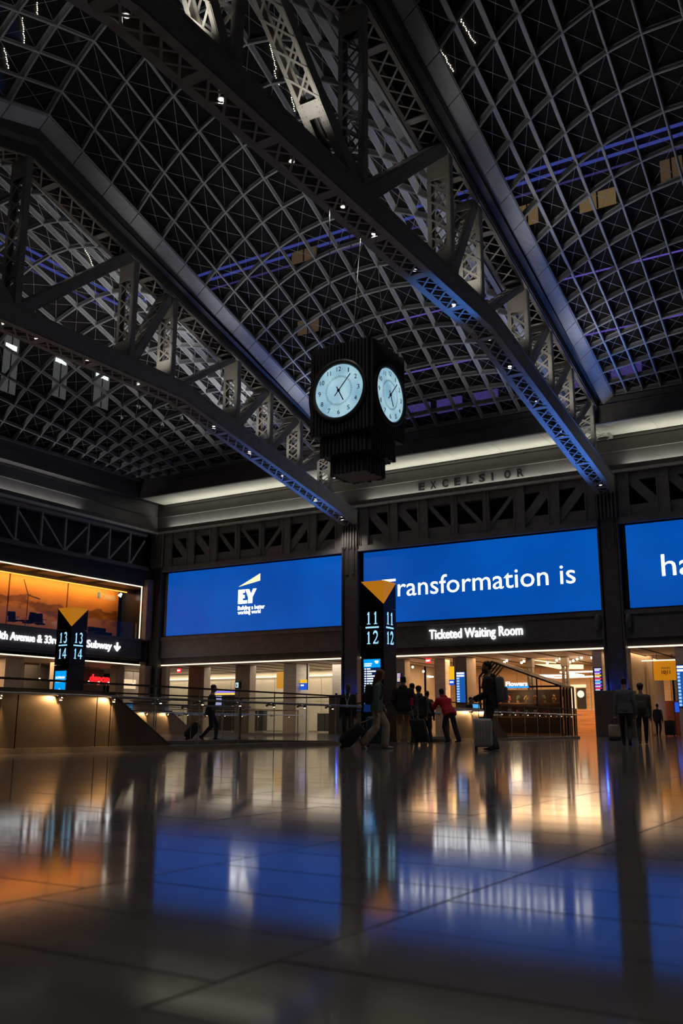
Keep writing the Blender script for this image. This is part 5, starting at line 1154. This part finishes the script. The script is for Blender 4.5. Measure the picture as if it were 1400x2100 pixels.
# the waiting group, seen from behind
LC = at(801, 1410, 1.72); p = person('person in a dark jacket and shorts behind the walking woman', LC, 24, 1.72, 3, 4, 0, ((-.1, .02), (.1, -.03)), top=BLK, bottom=BLK, shorts=True, shoes=SHW, hem=-.16)
backpack('small dark backpack of the person in shorts', p, CHAR, .2, .14, .07)
LD = at(826, 1386, 1.84); p = person('tall person in a black hooded jacket and khaki trousers', LD, 27, 1.84, 2, 3, 0, ((-.12, 0), (.13, .03)), hands=((-.22, .16, 1.0), (.24, .14, .92)), top=BLK, bottom=KHAKI, shoes=SHW, flare=.012, bulk=1.18, hood=True, hem=-.18)
LE = at(846, 1401, 1.70); p = person('person in black with glasses turned towards the khaki trousers', LE, 78, 1.70, 2, 0, 20, hair=HBRN, top=CHAR, bottom=BLK, hem=-.14)
LF = at(856, 1406, 1.72); LF = LF+V((.5, -.7, 0)); p = person('person in a black puffed hood beside the khaki trousers', at(857, 1407, 1.66), 18, 1.66, 4, 6, 0, hairstyle='puff', top=BLK, bottom=NAVY, hood=True, bulk=1.1)
LG = at(874, 1416, 1.66); p = person('person with a dark grey backpack looking at a phone', LG, 14, 1.66, 4, 10, 0, hands=((-.06, .28, 1.15), (.24, .08, .82)), top=BLK, bottom=BLK, hairstyle='bun', hem=-.16)
backpack('dark grey backpack of the person looking at a phone', p, CHAR, .22, .15, .08)
ph = thing('phone', 'bright phone held up by the person with a dark grey backpack', 'phone', p['G'](-.06, .33, 1.2)); rbox(p['G'](-.06, .34, 1.24), p['rt'], p['fw'], V((0, 0, 1)), .037, .005, .075, .004).build('phone_body', emit('phone_glow', (.5, .6, .75), .5), ph)
bs = LD+V((-.05, -.55, 0)); bs = at(768, 1386, 1.84); bs = onZ(770, 1531, 0)
roller('dark blue hard suitcase standing behind the walking woman', bs, bs+V((0, 0, .80)), mat('navy_shell', (.02, .07, .12), .35), .42, .26, .62, True, yaw=.5, upright=True)
bs = onZ(868, 1527, 0); roller('black suitcase with a raised handle beside the khaki trousers', bs, bs+V((-.22, -.1, 1.0)), BLK, .40, .26, .6, True, yaw=.3)
tg = thing('luggage_tag', 'bright red tag at the hip of the khaki trousers person', 'tag', LD+V((.3, -.1, 1.1))); q = LD+V((.36, -.18, 1.12)); rbox(q, V((.8, .5, 0)).normalized(), V((-.5, .8, 0)).normalized(), V((0, 0, 1)), .045, .03, .10, .02).build('tag_body', mat('red_tag', (.6, .02, .06), .5), tg)
# leaning people at the balustrade
LR = V((-12.35, 26.15, 0)); p = person('person in a red jacket leaning on the balustrade', LR, 62, 1.72, 36, -22, 10, ((-.12, -.06), (.14, -.26)), drop=.02, hands=((-.16, .62, 1.16), (.16, .60, 1.16)), top=REDJ, bottom=BLK, shoes=SHB, bulk=1.2, flare=.02, hem=-.12, elbow=(-.2, -1), hood=True)
p = person('person in a black jacket leaning low beside the red jacket', V((-13.25, 26.35, 0)), 45, 1.66, 40, -10, 20, ((-.12, -.1), (.12, -.25)), drop=.04, hands=((-.15, .55, 1.08), (.15, .55, 1.08)), top=BLK, bottom=BLK, bulk=1.15, elbow=(-.2, -1))
p = person('dark haired person bent over a lit laptop beyond the balustrade', at(965, 1428, 1.84), 200, 1.84, 10, 15, 0, ((-.12, .3), (.12, .3)), drop=.03, hands=((-.12, .34, 1.12), (.12, .34, 1.12)), top=BLK, bottom=BLK, hair=HBRN, hairstyle='puff')
LJ = at(965, 1428, 1.84); st = thing('standing_desk', 'narrow counter carrying the lit laptop', 'counter', LJ+V((.2, -.5, 0))); cc = p['G'](0, .48, 0); MB().box(cc.x-.6, cc.x+.6, cc.y-.2, cc.y+.2, 1.2, 1.25).build('worktop', CHAR, st); MB().box(cc.x-.55, cc.x+.55, cc.y-.15, cc.y+.15, 0, 1.2).build('body', CHAR, st)
lp = thing('laptop', 'small laptop with a bright blue screen', 'laptop', (cc.x, cc.y, 1.25)); MB().box(cc.x-.1, cc.x+.2, cc.y-.1, cc.y+.1, 1.25, 1.27).build('keyboard', CHROME, lp); MB().hexa([(cc.x+.2, cc.y-.14, 1.27), (cc.x+.52, cc.y-.14, 1.27), (cc.x+.52, cc.y-.12, 1.27), (cc.x+.2, cc.y-.12, 1.27), (cc.x+.2, cc.y-.2, 1.5), (cc.x+.52, cc.y-.2, 1.5), (cc.x+.52, cc.y-.18, 1.5), (cc.x+.2, cc.y-.18, 1.5)]).build('lit_screen', emit('laptop_glow', (.1, .45, .9), 1.1), lp)
# man with the silver suitcase, turned to the viewer's left
LK = at(1003, 1356, 1.80); p = person('man in a black hooded jacket standing with a silver suitcase', LK, math.degrees(YAW)+78, 1.80, 2, 2, 0, ((-.12, .0), (.12, -.04)), hands=((-.20, .30, 1.0), (.17, .30, .98)), curl=.9, top=BLK, bottom=CHAR, shoes=SHB, bulk=1.15, hood=True, flare=.02, hem=-.14)
backpack('grey backpack of the man with the silver suitcase', p, mat('cloth_grey', (.17, .17, .18), .8, 0, .15, 14, .15), .25, .17, .09)
mk = thing('face_mask', 'black face mask of the man with the silver suitcase', 'mask', p['Hd'](0, .1, -.06)); b = MB(); tubes(b, [(p['Hd'](0, .035, -.115), .05, .055), (p['Hd'](0, .035, -.07), .066, .080), (p['Hd'](0, .035, -.03), .068, .082)], p['rt'], 16); b.build('mask_cloth', BLK, mk, True)
b1 = onZ(991, 1539, 0); hd = (p['arms'][0][2]+p['arms'][1][2])/2+V((0, 0, -.03)); hd = V((b1.x, b1.y, 0))+V((-.02, .05, 1.05))
roller('silver ribbed hard suitcase with a raised handle', b1, hd, mat('silver_shell', (.5, .48, .47), .35, .2), .36, .24, .56, True, yaw=YAW, upright=True)
# two men walking away
p = person('man in a slate shirt walking away with a canvas bag', at(1277, 1387, 1.80), 14, 1.80, 3, 2, 0, ((-.08, .22), (.08, -.26)), (0, .07), .03, hands=((-.25, .04, .80), (.25, .05, .82)), curl=.9, top=SLATE, bottom=BLK, shoes=SHB, hair=HBLK)
h = p['arms'][0][2]; bg = thing('canvas_bag', 'pale canvas bag with a black base hanging from the hand', 'bag', h+V((0, 0, -.68))); cc = h+V((-.05, 0, -.46))
rbox(cc, _r0, V((-_r0.y, _r0.x, 0)), V((0, 0, 1)), .15, .07, .17, .05).build('bag_body', TAN, bg, True); rbox(cc+V((0, 0, -.2)), _r0, V((-_r0.y, _r0.x, 0)), V((0, 0, 1)), .16, .075, .055, .04).build('bag_base', BLK, bg, True)
for e in (-1, 1): MB().tube(cc+_r0*e*.08+V((0, 0, .15)), h+V((0, 0, -.1)), .008, .008, 6).build('bag_handle', BLK, bg)
p = person('man in a dark olive jacket walking away with a dark backpack', at(1311, 1400, 1.74), 14, 1.74, 3, 0, 0, ((-.09, -.20), (.09, .24)), (.0, .0), .03, top=OLIVED, bottom=BLK, shoes=SHB, bulk=1.15, hem=-.14, hairstyle='puff')
backpack('dark backpack of the man in a dark olive jacket', p, OLIVED, .25, .16, .085)
# far figures
LN = at(1346, 1443, 1.70); p = person('distant person pulling luggage along the tracks 10 and 11 passage', LN, 0, 1.70, 3, 0, 0, ((-.1, .12), (.1, -.12)), (0, .03), hands=((-.22, .1, .85), (.28, -.1, .85)), top=BLK, bottom=BLK, vox=.018)
b = LN+V((.62, -.1, 0)); roller('tall black suitcase beside the distant person in the passage', b, b+V((0, .1, 1.0)), BLK, .5, .3, .75, True, yaw=0., upright=True)
LO = at(434, 1402, 1.78); p = person('man in dark clothes walking with a black roller bag behind the balustrade', LO, RIGHT+14, 1.78, 4, 0, 0, ((-.08, .22), (.08, -.22)), (0, .04), .03, hands=((-.2, .15, .9), (.2, -.18, .80)), top=BLK, bottom=NAVY)
hd = p['arms'][1][2]+V((0, 0, -.1)); b = LO+p['fw']*-.75+p['rt']*.2; roller('black roller bag pulled behind the balustrade', b, hd, BLK, .38, .25, .55, False)
